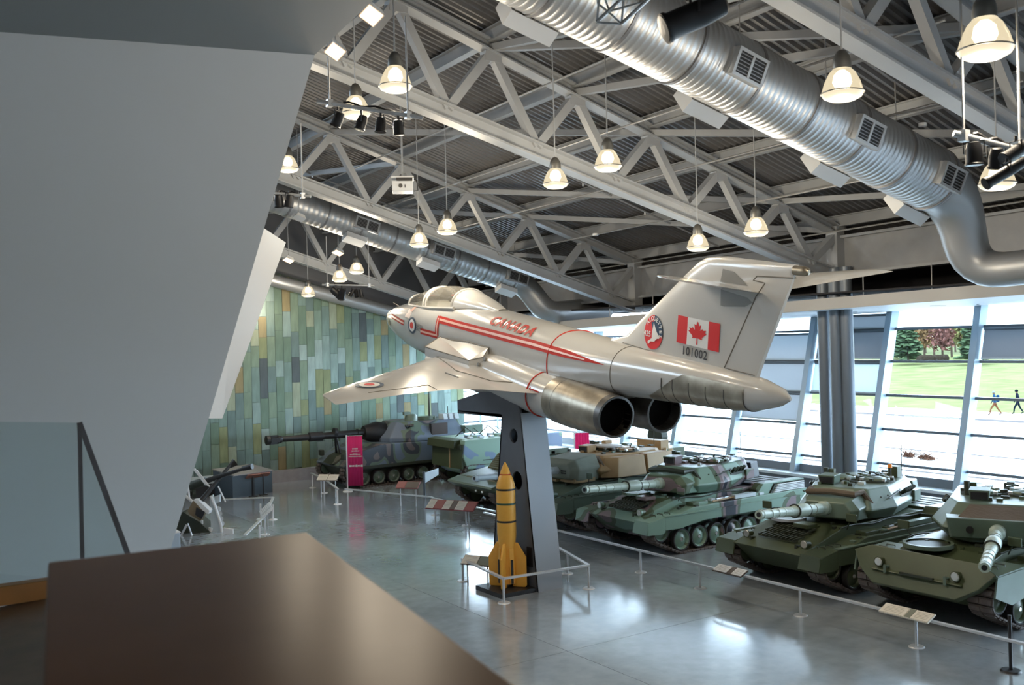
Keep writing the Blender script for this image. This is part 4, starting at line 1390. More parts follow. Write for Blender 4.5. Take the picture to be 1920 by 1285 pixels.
MB().hexa([V(X0, yz(18.75, 0)[0], 0), V(X1, yz(18.75, 0)[0], 0), V(X1, yz(18.80, 0)[0], 0), V(X0, yz(18.80, 0)[0], 0),
           V(X0 , yz(19.28, 4.1)[0], 4.1), V(X1, yz(19.28, 4.1)[0], 4.1), V(X1, yz(19.33, 4.1)[0], 4.1), V(X0, yz(19.33, 4.1)[0], 4.1)]).build('front_plate', mat('pylon_lit', (0.30, 0.33, 0.37), 0.42), py_)  # same steel in a lighter tone, window light painted into the colour
MB().hexa([V(X0, yz(20.70, 0)[0], 0), V(X1, yz(20.70, 0)[0], 0), V(X1, yz(20.75, 0)[0], 0), V(X0, yz(20.75, 0)[0], 0),
           V(X0, yz(20.07, 4)[0], 3.95), V(X1, yz(20.07, 4)[0], 3.95), V(X1, yz(20.12, 4)[0], 3.95), V(X0, yz(20.12, 4)[0], 3.95)]).build('rear_plate', 'pylon_shaded', py_)
MB().span((X0, yz(20.1, 0)[0], 3.96), (X1, yz(22.2, 0)[0], 4.04)).build('arm_plate', 'pylon_shaded', py_)
MB().span((X0 + .06, yz(19.5, 0)[0], 4.05), (X1 - .06, yz(20.3, 0)[0], 4.55)).build('head_block', 'pylon_shaded', py_)
MB().span((X0 - .004, yz(18.95, 0)[0], .55), (X0 - .03, yz(19.15, 0)[0], 1.0)).build('access_door', 'black', py_)
MB().tube((.35, yz(21.8, 0)[0], 4.1), (.9, yz(22.2, 0)[0], 4.75), .16, .14, 12).build('strut', 'pylon_shaded', py_)
MB().span((X0 + .1, yz(19.7, 0)[0], 4.3), (X1 + .9, yz(20.3, 0)[0], 4.6)).build('saddle', 'pylon_shaded', py_)

# ================================================================== BOMB
mat('bomb_yellow', (0.80, 0.41, 0.06), 0.45, var=0.05)
bb = thing('yellow_bomb', 'tall yellow bomb with tail fins standing nose up on a dark plinth', 'bomb', (12.64, 19.38, 0))
MB().span((-.55, -.55, 0), (.40, .55, .10)).build('plinth', 'black', bb)
MB().lathe([(.19, .18), (.19, 1.05), (.215, 1.25), (.222, 1.35), (.222, 2.36), (.21, 2.48), (.16, 2.64), (.125, 2.70)], 32).build('body', 'bomb_yellow', bb, smooth=True)
MB().lathe([(.125, 2.70), (.10, 2.80), (.055, 2.90), (.015, 2.98)], 24).build('nose_cone', 'bomb_yellow', bb, smooth=True)
MB().lathe([(.128, 2.69), (.132, 2.70), (.126, 2.715)], 32, cap=False).build('nose_band', 'jet_red', bb)
for z in (1.62, 2.03, 2.36):
    MB().lathe([(.222, z - .022), (.229, z - .02), (.229, z + .02), (.222, z + .022)], 32, cap=False).build('black_band', 'black' if z != 2.03 else mat('band_green', (.03, .08, .05), .4), bb)
for k in range(4):
    a = math.radians(k * 90 + 38)
    R = Matrix.Rotation(a, 4, 'Z')
    MB().prism([(.16, 1.12), (.26, 1.12), (.44, .82), (.46, .80), (.46, .14), (.42, .10), (.12, .10)], 'y', -.025, .025, R).build('tail_fin', 'bomb_yellow', bb, bevel=.01)
    R2_ = Matrix.Rotation(a + math.radians(45), 4, 'Z')
    MB().prism([(.15, 1.0), (.21, 1.0), (.23, .2), (.15, .2)], 'y', -.05, .05, R2_).build('stiffener', 'bomb_yellow', bb)
    MB().prism([(.226, .75), (.236, .75), (.236, .2), (.226, .2)], 'y', -.03, .03, R2_).build('slot', 'black', bb)
for z in (1.55, 2.33):
    MB().box((.235, .05, z), (.05, .05, .05)).build('lug', 'black', bb)
# ================================================================== TRACKED VEHICLES
camo('camo_paint', [(0.20, 0.31, 0.245), (0.085, 0.12, 0.07), (0.22, 0.165, 0.175), (0.02, 0.025, 0.04)], 0.6, 0.42, 3.1)
camo('howitzer_camo', [(0.14, 0.18, 0.24), (0.12, 0.17, 0.13), (0.05, 0.06, 0.075), (0.16, 0.13, 0.13)], 0.75, 0.45, 8.4)
camo('carrier_camo', [(0.26, 0.40, 0.31), (0.26, 0.40, 0.31), (0.20, 0.28, 0.40)], 0.7, 0.5, 5.5)
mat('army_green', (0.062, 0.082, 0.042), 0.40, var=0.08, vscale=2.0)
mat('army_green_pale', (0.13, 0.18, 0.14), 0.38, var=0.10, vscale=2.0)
mat('army_dark', (0.032, 0.04, 0.027), 0.5, var=0.1)
mat('desert_tan', (0.36, 0.24, 0.12), 0.55, var=0.1, vscale=2.0)
mat('canvas_green', (0.20, 0.22, 0.18), 0.7, var=0.08)
mat('barrel_pale', (0.38, 0.46, 0.40), 0.4, var=0.05)
mat('track_steel', (0.055, 0.045, 0.04), 0.55, metal=0.4, var=0.3, vscale=6)
mat('track_pad', (0.14, 0.115, 0.105), 0.7, var=0.2, vscale=8)
mat('canvas_brown', (0.13, 0.10, 0.075), 0.8, bump=0.6, bscale=12)
mat('lamp_glass_clear', (0.7, 0.72, 0.7), 0.1, metal=0.6)
mat('tool_wood', (0.42, 0.30, 0.18), 0.6)
mat('orange_beacon', (0.85, 0.25, 0.02), 0.3)

LINK = {}


def hull2d(pts):
    pts = sorted(set((round(a, 4), round(b_, 4)) for a, b_ in pts))
    def half_(ps):
        h = []
        for p in ps:
            while len(h) > 1 and (h[-1][0] - h[-2][0]) * (p[1] - h[-2][1]) - (h[-1][1] - h[-2][1]) * (p[0] - h[-2][0]) <= 0:
                h.pop()
            h.append(p)
        return h
    a = half_(pts)
    c = half_(reversed(pts))
    return a[:-1] + c[:-1]


def running_gear(v, wheels, wr, yin, yout, idler, sprocket, wheel_mat, pitch=0.17, bare_pad='track_pad', sides=(1, -1), links=True, skip=lambda x, z: False):
    circles = [(wheels[0], wr + .04, wr + .03), (wheels[-1], wr + .04, wr + .03), idler, sprocket]
    pts = []
    for cx, cz, r in circles:
        pts += [(cx + r * math.cos(2 * math.pi * k / 40), cz + r * math.sin(2 * math.pi * k / 40)) for k in range(40)]
    loop = hull2d(pts)
    per = [0]
    for i in range(len(loop)):
        a, c = loop[i], loop[(i + 1) % len(loop)]
        per.append(per[-1] + math.hypot(c[0] - a[0], c[1] - a[1]))
    n = int(per[-1] / pitch)
    tw = yout - yin
    key = (round(pitch, 3), round(tw, 3), bare_pad)
    if key not in LINK:
        me = MB()
        me.box((0, 0, 0), (pitch * .86, tw, .035))
        a = bpy.data.meshes.new('track_link')
        for sy in (-1, 1):
            me.box((0, sy * tw * .25, -.03), (pitch * .62, tw * .42, .04))
        me.box((0, 0, .05), (pitch * .4, .05, .08))
        a.from_pydata(me.v, [], me.f)
        a.materials.append(MATS[bare_pad])
        LINK[key] = a
    zmin = min(p[1] for p in loop) - .045
    for sg in sides:
        for k in range(n):
            d = (k + .5) * per[-1] / n
            i = 0
            while per[i + 1] < d: i += 1
            a, c = loop[i], loop[(i + 1) % len(loop)]
            f = (d - per[i]) / (per[i + 1] - per[i])
            x, z = a[0] + (c[0] - a[0]) * f, a[1] + (c[1] - a[1]) * f
            ang = math.atan2(c[1] - a[1], c[0] - a[0])
            if skip(x, z): continue
            o = bpy.data.objects.new('track_link', LINK[key])
            COL.objects.link(o)
            o.parent = v
            o.location = (x, sg * (yin + yout) / 2, z - zmin - .003)
            o.rotation_euler = (0, -ang, 0)
        def wheel(cx, cz, r, nm, first=[None]):
            b_ = MB()
            yc = sg * (yin + yout) / 2
            for dy in (-.5, .5):
                y0 = yc + dy * tw * .52
                M = Matrix.Translation(V(cx, y0, cz)) @ Matrix.Rotation(math.pi / 2 * -sg, 4, 'X')
                b_.lathe([(r * .16, -.03), (r * .2, .05), (r * .45, .02), (r * .72, -.02), (r * .82, .05), (r * .86, .06), (r * .86, -.07)], 22, M)
            o = b_.build(nm, wheel_mat, v, smooth=True)
            t_ = MB()
            for dy in (-.5, .5):
                y0 = yc + dy * tw * .52
                M = Matrix.Translation(V(cx, y0, cz)) @ Matrix.Rotation(math.pi / 2 * -sg, 4, 'X')
                t_.lathe([(r * .86, -.075), (r * .98, -.075), (r, -.05), (r, .05), (r * .98, .07), (r * .86, .07)], 22, M, cap=False)
            t_.build('tyre', 'rubber', o, smooth=True)
            h_ = MB().tube((cx, yc + sg * tw * .28, cz), (cx, yc + sg * tw * .36, cz), r * .2, r * .14, 12)
            h_.build('hub_cap', 'lamp_glass_clear' if nm == 'road_wheel' else wheel_mat, o, smooth=True)
        for cx in wheels:
            wheel(cx, wr + .075, wr, 'road_wheel')
        wheel(idler[0], idler[1] - zmin, idler[2] - .03, 'idler_wheel')
        wheel(sprocket[0], sprocket[1] - zmin, sprocket[2] - .03, 'drive_sprocket')


def hatch(b_, c, r, M, ring=True):
    b_.lathe([(r, 0), (r, .06), (r * .9, .10), (r * .3, .12)], 20, M @ Matrix.Translation(c))


def leopard(label, x, y, tyaw, elev, style, sc=.92):
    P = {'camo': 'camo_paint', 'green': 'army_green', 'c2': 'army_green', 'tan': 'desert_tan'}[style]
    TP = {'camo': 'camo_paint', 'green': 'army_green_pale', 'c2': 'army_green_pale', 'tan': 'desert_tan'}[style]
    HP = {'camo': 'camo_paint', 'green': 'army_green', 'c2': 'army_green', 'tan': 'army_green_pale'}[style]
    BP = 'barrel_pale' if style != 'tan' else 'ledge'
    v = thing('battle_tank', label, 'tank', (x, y, 0), math.pi, group='battle tanks in a row', scale=sc)
    wheels = [2.02 - .706 * k for k in range(7)]
    running_gear(v, wheels, .33, 1.07, 1.62, (2.82, .70, .34), (-2.98, .72, .36), 'camo_paint' if style == 'camo' else HP, .165)
    # hull
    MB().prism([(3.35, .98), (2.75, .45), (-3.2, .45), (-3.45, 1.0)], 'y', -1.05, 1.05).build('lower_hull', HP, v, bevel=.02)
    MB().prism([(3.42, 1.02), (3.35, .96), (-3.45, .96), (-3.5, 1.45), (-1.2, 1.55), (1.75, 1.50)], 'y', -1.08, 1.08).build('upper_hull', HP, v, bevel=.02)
    for sg in (1, -1):
        # sponson and mudguard
        MB().prism([(2.2, 1.06), (2.2, 1.14), (1.6, 1.30), (-3.4, 1.36), (-3.5, 1.06)], 'y', sg * 1.08, sg * 1.60).build('sponson', HP, v, bevel=.02)
        if style != 'c2':
            g = MB().prism([(3.42, .84), (3.36, 1.06), (2.75, 1.15), (2.0, 1.15), (2.0, 1.11), (2.72, 1.10), (3.30, 1.01)], 'y', sg * 1.04, sg * 1.66)
            g.build('mudguard', HP, v, bevel=.015)
            MB().prism([(3.42, .70), (3.40, 1.02), (2.95, 1.12), (2.755, 1.13), (2.755, .72), (2.9, .68)], 'y', sg * 1.63, sg * 1.67).build('mudguard_side', HP, v)
            MB().prism([(3.43, .70), (3.46, .72), (3.37, 1.06), (3.34, 1.04)], 'y', sg * 1.04, sg * 1.66).build('mud_flap', HP, v)
        sk = [(2.75, .78), (2.75, 1.13), (-3.45, 1.17), (-3.45, .80), (-2.9, .74), (-1.8, .92), (1.2, .90), (2.2, .76)]
        MB().prism(sk, 'y', sg * 1.63, sg * 1.67).build('side_skirt', HP, v)
        MB().span((-3.4, sg * 1.55, 1.15), (2.75, sg * 1.69, 1.18)).build('fender_edge', 'army_green_pale' if style in ('green', 'c2') else HP, v)
        # exhaust louvre at the rear
        ex = MB().prism([(-1.75, 1.30), (-3.35, 1.30), (-3.35, 1.60), (-2.0, 1.60)], 'y', sg * 1.1, sg * 1.52).build('exhaust_box', 'army_dark', v)
        for k in range(6):
            z_ = 1.32 + k * .05
            MB().prism([(-1.88 - .04 * k, z_), (-3.3, z_), (-3.3, z_ + .026), (-1.88 - .04 * k, z_ + .026)], 'y', sg * 1.50, sg * 1.58).build('louvre', 'white_paint' if style == 'camo' else 'ledge', ex)
        MB().prism([(-1.7, 1.30), (-1.95, 1.62), (-3.38, 1.62), (-3.38, 1.66), (-1.5, 1.66), (-1.2, 1.36)], 'y', sg * 1.12, sg * 1.5).build('exhaust_cover', HP, v, bevel=.015)
        # tools and boxes along the fender
        MB().span((.9, sg * 1.2, 1.28), (1.5, sg * 1.5, 1.40)).build('stowage_box', HP, v, bevel=.02)
        MB().tube((.7, sg * 1.5, 1.36), (-.9, sg * 1.45, 1.40), .028, .028, 8).build('tool_shaft', 'tool_wood', v)
        MB().tube((.4, sg * 1.36, 1.38), (-.5, sg * 1.34, 1.40), .025, .025, 8).build('tool_shaft', 'alu', v)
        MB().span((-.2, sg * 1.38, 1.34), (-1.1, sg * 1.56, 1.45)).build('track_pad_rack', 'ledge' if style == 'camo' else 'army_green_pale', v)
        for k in range(3):
            MB().box((-1.3 - .22 * k, sg * 1.3, 1.42), (.12, .3, .14)).build('stowage_clip', 'army_dark', v)
        # mirror bracket
        MB().rod([(1.75, sg * 1.15, 1.45), (1.8, sg * 1.3, 1.72)], .015, 6).build('mirror_arm', 'army_dark', v)
        MB().box((1.82, sg * 1.34, 1.76), (.05, .30, .2)).build('mirror', HP, v, bevel=.02)
        # headlamps
        hx, hz = (3.02, 1.22) if style != 'c2' else (3.30, 1.18)
        hl = MB().tube((hx - .14, sg * .92, hz), (hx + .06, sg * .92, hz), .07, .11, 14).build('headlamp', HP, v, smooth=True)
        MB().tube((hx + .06, sg * .92, hz), (hx + .075, sg * .92, hz), .095, .08, 14).build('headlamp_lens', 'lamp_glass_clear', hl)
        MB().box((hx - .1, sg * .92, hz - .1), (.16, .08, .12)).build('headlamp_bracket', 'army_dark', hl)
        MB().rod([(hx - .1, sg * .72, hz - .1), (hx + .12, sg * .72, hz - .05), (hx + .12, sg * .72, hz - .18), (hx - .02, sg * .72, hz - .22)], .035, 8).build('tow_hook', 'army_dark' if style != 'c2' else 'army_green_pale', v)
    # glacis furniture
    def gl_(xv): return 1.02 + (3.42 - xv) * (.48 / 1.67)
    if style in ('camo', 'green'):
        for row in range(3):
            xr = 2.95 - .26 * row
            rk = MB().beam((xr, -.62, gl_(xr) + .06), (xr, .62, gl_(xr) + .06), .03, .03).build('grouser_rack', 'army_dark', v)
            for k in range(10):
                yk = -.56 + .125 * k
                MB().beam((xr + .02, yk - .04, gl_(xr) + .09), (xr - .18, yk + .04, gl_(xr) + .14), .05, .045).build('grouser', 'army_dark', rk)
        MB().disc((1.95, -.5, 1.52), .36, 'z', .07, 24).build('driver_hatch', TP, v, bevel=.015)
        MB().lathe([(.37, 0), (.44, 0), (.44, .07), (.37, .07)], 26, Matrix.Translation(V(1.95, -.5, 1.50)), cap=False).build('hatch_ring', 'alu' if style == 'green' else HP, v)
        MB().span((2.1, .1, 1.45), (2.5, .55, 1.56)).build('periscope_guard', HP, v, bevel=.02)
    if style == 'c2':
        # wide flat bow plate over the tracks
        MB().prism([(-1.70, 1.30), (-1.42, .92), (-1.0, .62), (1.0, .62), (1.42, .92), (1.70, 1.30), (1.3, 1.48), (-1.3, 1.48)], 'x', 3.16, 3.30,
                   Matrix.Translation(V(3.2, 0, 1.05)) @ Matrix.Rotation(math.radians(-32), 4, 'Y') @ Matrix.Translation(V(-3.2, 0, -1.05))).build('bow_plate', 'army_green', v, bevel=.015)
        for sg in (1, -1):
            MB().prism([(3.05, 1.28), (2.0, 1.34), (2.0, 1.28), (2.95, 1.22)], 'y', sg * 1.0, sg * 1.68).build('mudguard', 'army_green_pale', v)
            MB().prism([(3.1, 1.25), (2.0, 1.3), (2.0, .72), (2.6, .62), (3.2, .85)], 'y', sg * 1.66, sg * 1.70).build('side_plate', 'army_green_pale', v)
            MB().beam((3.34, sg * -.35 - .4, .98), (3.12, sg * -.35 - .4, 1.3), .06, .03).build('bow_bracket', 'alu', v)
        MB().box((3.40, .05, 1.04), (.06, .8, .05)).build('towing_bar', 'army_dark', v)
        MB().disc((2.2, -.45, 1.47), .46, 'z', .06, 24).build('driver_hatch', 'army_dark', v, bevel=.015)
        MB().lathe([(.47, 0), (.54, 0), (.54, .09), (.47, .09)], 26, Matrix.Translation(V(2.2, -.45, 1.44)), cap=False).build('hatch_ring', TP, v)
    for k in range(4):
        MB().box((-2.2 - .33 * k, 0, 1.57), (.22, 1.7, .04)).build('engine_grille', 'army_dark', v)
    MB().span((-1.6, -1.0, 1.5), (-1.95, 1.0, 1.6)).build('deck_box', HP, v, bevel=.02)
    # small fittings, clamps, handles and a tow cable
    rc = random.Random(len(style) * 7 + 3)
    for sg in (1, -1):
        for k in range(16):
            xk = 1.9 - .22 * k + rc.uniform(-.05, .05)
            d_ = (rc.uniform(.06, .2), rc.uniform(.06, .16), rc.uniform(.04, .10))
            MB().box((xk, sg * rc.uniform(1.22, 1.54), 1.20 + max(0, min(1, (1.9 - xk))) * .14 + d_[2] / 2), d_).build('fender_fitting', rc.choice(('army_dark', HP, TP, 'ledge', 'army_dark')), v)
        cab = [(2.0 - .3 * k, sg * (1.12 + .02 * math.sin(k * 1.7)), 1.50 + .03 * math.sin(k * 1.1)) for k in range(15)]
        MB().rod(cab, .02, 6).build('tow_cable', 'army_dark', v)
        for k in range(3):
            xk = 2.35 + .28 * k
            MB().rod([(xk, sg * 1.2, 1.14 if style != 'c2' else 1.31), (xk, sg * 1.2, 1.19 if style != 'c2' else 1.36), (xk, sg * 1.42, 1.19 if style != 'c2' else 1.36), (xk, sg * 1.42, 1.14 if style != 'c2' else 1.31)], .012, 5).build('handle', 'army_dark', v)
    for k in range(9):
        yk = -.9 + .225 * k
        xk = 1.75 + rc.uniform(-.1, .35)
        MB().box((xk, yk, gl_(xk) + .02), (rc.uniform(.05, .14), rc.uniform(.05, .12), .06)).build('hull_fitting', rc.choice(('army_dark', HP)), v)
    # turret, turned about its ring
    tx, tz = -.05, 1.54
    TM = Matrix.Translation(V(tx, 0, tz)) @ Matrix.Rotation(tyaw, 4, 'Z')
    def tb(b_, name, m_, parent=v, smooth=False, bevel=0.0): return b_.xf(TM).build(name, m_, parent, smooth, bevel)
    tb(MB().lathe([(1.02, -.08), (1.02, .03)], 36), 'turret_ring', 'army_dark')
    if style == 'c2':
        lo = [(1.35, -.95), (1.65, -.6), (1.65, .6), (1.35, .95), (.4, 1.28), (-1.5, 1.2), (-2.0, .8), (-2.0, -.8), (-1.5, -1.2), (.4, -1.28)]
        mi = [(1.60, -1.15), (1.75, -.75), (1.75, .75), (1.60, 1.15), (.5, 1.50), (-1.7, 1.42), (-2.15, .95), (-2.15, -.95), (-1.7, -1.42), (.5, -1.50)]
        hi = [(1.05, -.85), (1.15, -.5), (1.15, .5), (1.05, .85), (.4, 1.08), (-1.6, 1.08), (-2.0, .8), (-2.0, -.8), (-1.6, -1.08), (.4, -1.08)]
        zz = (.02, .32, .82)
    else:
        lo = [(1.15, -.75), (1.25, -.4), (1.25, .4), (1.15, .75), (.3, 1.08), (-1.1, 1.0), (-1.85, .72), (-1.85, -.72), (-1.1, -1.0), (.3, -1.08)]
        mi = [(1.42, -.95), (1.50, -.55), (1.50, .55), (1.42, .95), (.45, 1.28), (-1.4, 1.18), (-2.05, .85), (-2.05, -.85), (-1.4, -1.18), (.45, -1.28)]
        hi = [(1.0, -.72), (1.1, -.4), (1.1, .4), (1.0, .72), (.25, .95), (-1.5, .92), (-1.9, .7), (-1.9, -.7), (-1.5, -.92), (.25, -.95)]
        zz = (.02, .30, .78)
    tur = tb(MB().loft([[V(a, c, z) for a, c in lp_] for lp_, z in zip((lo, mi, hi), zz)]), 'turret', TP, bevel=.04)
    ztop = zz[2]
    # mantlet
    if style == 'c2':
        tb(MB().hexa([V(1.62, -1.0, .10), V(1.85, -.92, .16), V(1.85, .92, .16), V(1.62, 1.0, .10), V(1.55, -1.08, .62), V(1.98, -1.02, .60), V(1.98, 1.02, .60), V(1.55, 1.08, .62)]), 'mantlet_plate', TP, bevel=.02)
        tb(MB().hexa([V(1.3, -.6, .6), V(1.9, -.8, .60), V(1.9, .8, .60), V(1.3, .6, .6), V(1.1, -.5, .78), V(1.2, -.6, .80), V(1.2, .6, .80), V(1.1, .5, .78)]), 'mantlet_canvas', 'canvas_brown')
        tb(MB().tube((1.9, -.55, .36), (2.0, -.55, .36), .075, .075, 16), 'gunner_sight', 'black')
    else:
        mt_ = TP if style != 'tan' else 'canvas_green'
        if style == 'tan':
            tb(MB().loft([[V(a, c, z) for c, z in q] for a, q in ((1.3, [(-.78, .0), (.78, .0), (.86, .45), (.66, .86), (-.66, .86), (-.86, .45)]), (2.25, [(-.72, .04), (.72, .04), (.82, .42), (.62, .74), (-.62, .74), (-.82, .42)]), (2.5, [(-.55, .12), (.55, .12), (.62, .38), (.46, .60), (-.46, .60), (-.62, .38)]))]), 'mantlet', mt_, bevel=.04)
        else: tb(MB().loft([[V(a, c, z) for c, z in q] for a, q in ((1.05, [(-.80, .06), (.80, .06), (.84, .40), (.62, .70), (-.62, .70), (-.84, .40)]), (1.78, [(-.74, .08), (.74, .08), (.80, .36), (.58, .60), (-.58, .60), (-.80, .36)]), (1.98, [(-.60, .14), (.60, .14), (.64, .34), (.48, .52), (-.48, .52), (-.64, .34)]))]), 'mantlet', mt_, bevel=.03)
        tb(MB().rod([(1.2, -.66, .72), (1.6, -.60, .70), (1.62, 0, .74), (1.6, .60, .70), (1.2, .66, .72), (1.15, .86, .42)], .075, 8), 'mantlet_canvas', 'canvas_brown' if style != 'camo' else 'army_dark', smooth=True)
        tb(MB().tube((1.95, -.35, .36), (2.0, -.35, .36), .05, .05, 14), 'gunner_sight', 'black')
        if style == 'tan':
            for k in range(8):
                tb(MB().box((2.50, .22 + .06 * (k % 4), .30 + .07 * (k // 4)), (.03, .04, .045)), 'sight_hole', 'black')
    # gun
    G = Matrix.Translation(V(1.6, 0, .34)) @ Matrix.Rotation(-elev, 4, 'Y') @ Matrix.Rotation(math.pi / 2, 4, 'Y')
    Lb = 4.15 if style != 'tan' else 4.5
    gun = tb(MB().lathe([(.17, .1), (.17, .55), (.125, .6), (.118, 1.55), (.16, 1.6), (.16, 2.2), (.115, 2.26), (.10, 3.2), (.095, Lb), (.055, Lb), (.05, Lb - .3)], 20, G, cap=True), 'gun_barrel', BP, smooth=True)
    for k in (.75, 1.15, 1.58, 2.22, 2.55, 2.9, 3.25, 3.6, Lb - .12):
        tb(MB().lathe([(.12 if k < 2.3 else .105, k - .02), (.135 if k < 1.5 else (.168 if k < 2.3 else .114), k - .015), (.135 if k < 1.5 else (.168 if k < 2.3 else .114), k + .015), (.12 if k < 2.3 else .105, k + .02)], 20, G, cap=False), 'sleeve_band', 'army_dark' if k in (1.58, 2.22) else BP, gun)
    tb(MB().lathe([(.054, Lb + .002), (.001, Lb + .003)], 16, G), 'bore', 'black', gun)
    # roof furniture
    for (hx, hy, r) in ((-.35, -.45, .36), (-.45, .45, .34)):
        hb = tb(MB().lathe([(r, 0), (r, .07), (r * .92, .11), (r * .92, .07), (r * .3, .13)], 24, Matrix.Translation(V(hx, hy, ztop - .01))), 'roof_hatch', TP, smooth=True)
        tb(MB().lathe([(r + .02, .0), (r + .12, .0), (r + .12, .05), (r + .02, .05)], 24, Matrix.Translation(V(hx, hy, ztop)), cap=False), 'cupola_ring', 'army_dark', hb)
        for k in range(8):
            a = 2 * math.pi * k / 8
            tb(MB().box((hx + (r + .07) * math.cos(a), hy + (r + .07) * math.sin(a), ztop + .07), (.09, .09, .08)), 'periscope', 'alu' if k % 2 else 'army_dark', hb)
    tb(MB().hexa([V(.35, -.62, ztop), V(.75, -.62, ztop - .02), V(.75, -.25, ztop - .02), V(.35, -.25, ztop), V(.32, -.66, ztop + .26), V(.80, -.66, ztop + .24), V(.80, -.21, ztop + .24), V(.32, -.21, ztop + .26)]), 'sight_hood', TP, bevel=.015)
    tb(MB().box((.81, -.43, ztop + .12), (.02, .36, .16)), 'sight_glass', 'black')
    tb(MB().tube((.0, -.75, ztop), (.0, -.75, ztop + .34), .07, .07, 12), 'periscope_tube', 'army_dark')
    tb(MB().box((-.1, -.62, ztop + .2), (.14, .14, .2)), 'sight_block', 'army_green')
    if style == 'green':
        tb(MB().tube((-1.0, .62, ztop), (-1.0, .62, ztop + .30), .03, .03, 8), 'beacon_post', 'army_dark')
        tb(MB().tube((-1.0, .62, ztop + .30), (-1.0, .62, ztop + .40), .06, .05, 12), 'beacon', 'orange_beacon')
        tb(MB().box((-1.35, .62, ztop + .16), (.3, .25, .3)), 'radio_box', 'army_green')
    tb(MB().rod([(-1.2, 0, ztop), (-1.2, 0, ztop + .14), (-.7, .3, ztop + .18)], .03, 6), 'gun_mount', 'army_dark')
    tb(MB().rod([(-1.7, .7, ztop), (-1.7, .7, ztop + .85)], .012, 6), 'antenna', 'army_dark')
    for k in range(6):
        tb(MB().span((.2 - .5 * k if k else .1, -.02, ztop), (.35 - .5 * k if k else .25, .16, ztop + .05)), 'roof_fitting', 'army_dark')
    for k in range(18):
        xk, yk = rc.uniform(-1.7, .8), rc.uniform(-.62, .62)
        tb(MB().box((xk, yk, ztop + .03), (rc.uniform(.05, .18), rc.uniform(.05, .18), rc.uniform(.05, .1))), 'roof_fitting', rc.choice(('army_dark', TP, 'ledge', HP)))
    for sg in (1, -1):
        for k in range(7):
            f = k / 6
            tb(MB().ball((.9 - 2.2 * f, sg * (1.02 + .10 * math.sin(f * 3.1)), .58), .022, 6, 5), 'bolt', 'army_dark')
    for sg in (1, -1):
        for k in range(4):
            xk = -.35 - .2 * k
            tb(MB().tube((xk, sg * 1.12, .52), (xk + .14, sg * 1.30, .66), .05, .05, 10), 'smoke_discharger', 'army_dark')
        tb(MB().box((-.65, sg * 1.14, .46), (.95, .05, .08)), 'discharger_rail', 'army_dark')
        tb(MB().box((-1.3, sg * 1.16, .36), (.5, .16, .3)), 'turret_bin', TP, bevel=.02)
        tb(MB().rod([(.6, sg * 1.12, .52), (.0, sg * 1.14, .60), (-.3, sg * 1.1, .62)], .02, 6), 'grab_rail', 'army_dark')
    tb(MB().hexa([V(-2.0, -.95, .12), V(-2.0, .95, .12), V(-2.55, .9, .12), V(-2.55, -.9, .12), V(-1.95, -.9, .62), V(-1.95, .9, .62), V(-2.5, .85, .62), V(-2.5, -.85, .62)]), 'bustle_rack', TP if style != 'tan' else 'desert_tan', bevel=.02)
    if style == 'tan':
        for sg in (1, -1):
            tb(MB().hexa([V(1.3, sg * .85, .05), V(.9, sg * 1.3, .05), V(-.4, sg * 1.45, .05), V(-.4, sg * 1.0, .05), V(1.1, sg * .85, .72), V(.75, sg * 1.2, .72), V(-.4, sg * 1.35, .72), V(-.4, sg * .95, .72)]), 'add_on_armour', 'desert_tan', bevel=.03)
            tb(MB().hexa([V(-.5, sg * 1.0, .1), V(-.5, sg * 1.45, .1), V(-1.6, sg * 1.4, .1), V(-1.6, sg * 1.0, .1), V(-.5, sg * 1.0, .74), V(-.5, sg * 1.38, .74), V(-1.6, sg * 1.34, .74), V(-1.6, sg * 1.0, .74)]), 'add_on_armour', 'desert_tan', bevel=.03)
        tb(MB().lathe([(.30, .10), (.46, .12), (.5, .18), (.42, .22), (.2, .24)], 26, Matrix.Translation(V(-.3, -.3, ztop))), 'cupola_dome', 'white_paint', smooth=True)
        tb(MB().box((-.3, -.3, ztop + .28), (.35, .2, .14)), 'cupola_box', 'desert_tan', bevel=.02)
        MB().span((1.3, .2, 1.50), (2.2, 1.0, 1.66)).build('hull_stowage', 'desert_tan', v, bevel=.03)
        MB().span((1.3, -1.0, 1.48), (2.3, .1, 1.58)).build('hull_armour', 'desert_tan', v, bevel=.03)
        for k in range(5):
            tb(MB().box((-2.75, -.6 + .3 * k, .5), (.03, .2, .35)), 'basket_panel', 'paper')
        tb(MB().hexa([V(-2.55, -.85, .60), V(-2.55, .3, .60), V(-3.0, .3, .60), V(-3.0, -.85, .60), V(-2.55, -.85, .95), V(-2.55, .3, .95), V(-3.0, .3, .95), V(-3.0, -.85, .95)]), 'stowage_basket', 'desert_tan')
    return v


FRONT = 17.05
leopard('battle tank in green, mauve and black camouflage with a pale banded gun', FRONT + 3.5 * .92, 21.1, math.radians(15), math.radians(4.5), 'camo')
leopard('dark green battle tank with rounded mantlet and orange beacon on the turret', FRONT + .05 + 3.5 * .92, 15.65, math.radians(17), math.radians(6), 'green')
leopard('dark green battle tank with broad flat bow plate, nearest, gun towards the viewer', FRONT + .25 + 3.5 * .92, 12.0, math.radians(27), math.radians(0.5), 'c2')
leopard('desert tan battle tank with grey green mantlet behind the grey pylon', FRONT + .1 + 3.5 * .92, 25.2, math.radians(8), math.radians(2), 'tan')

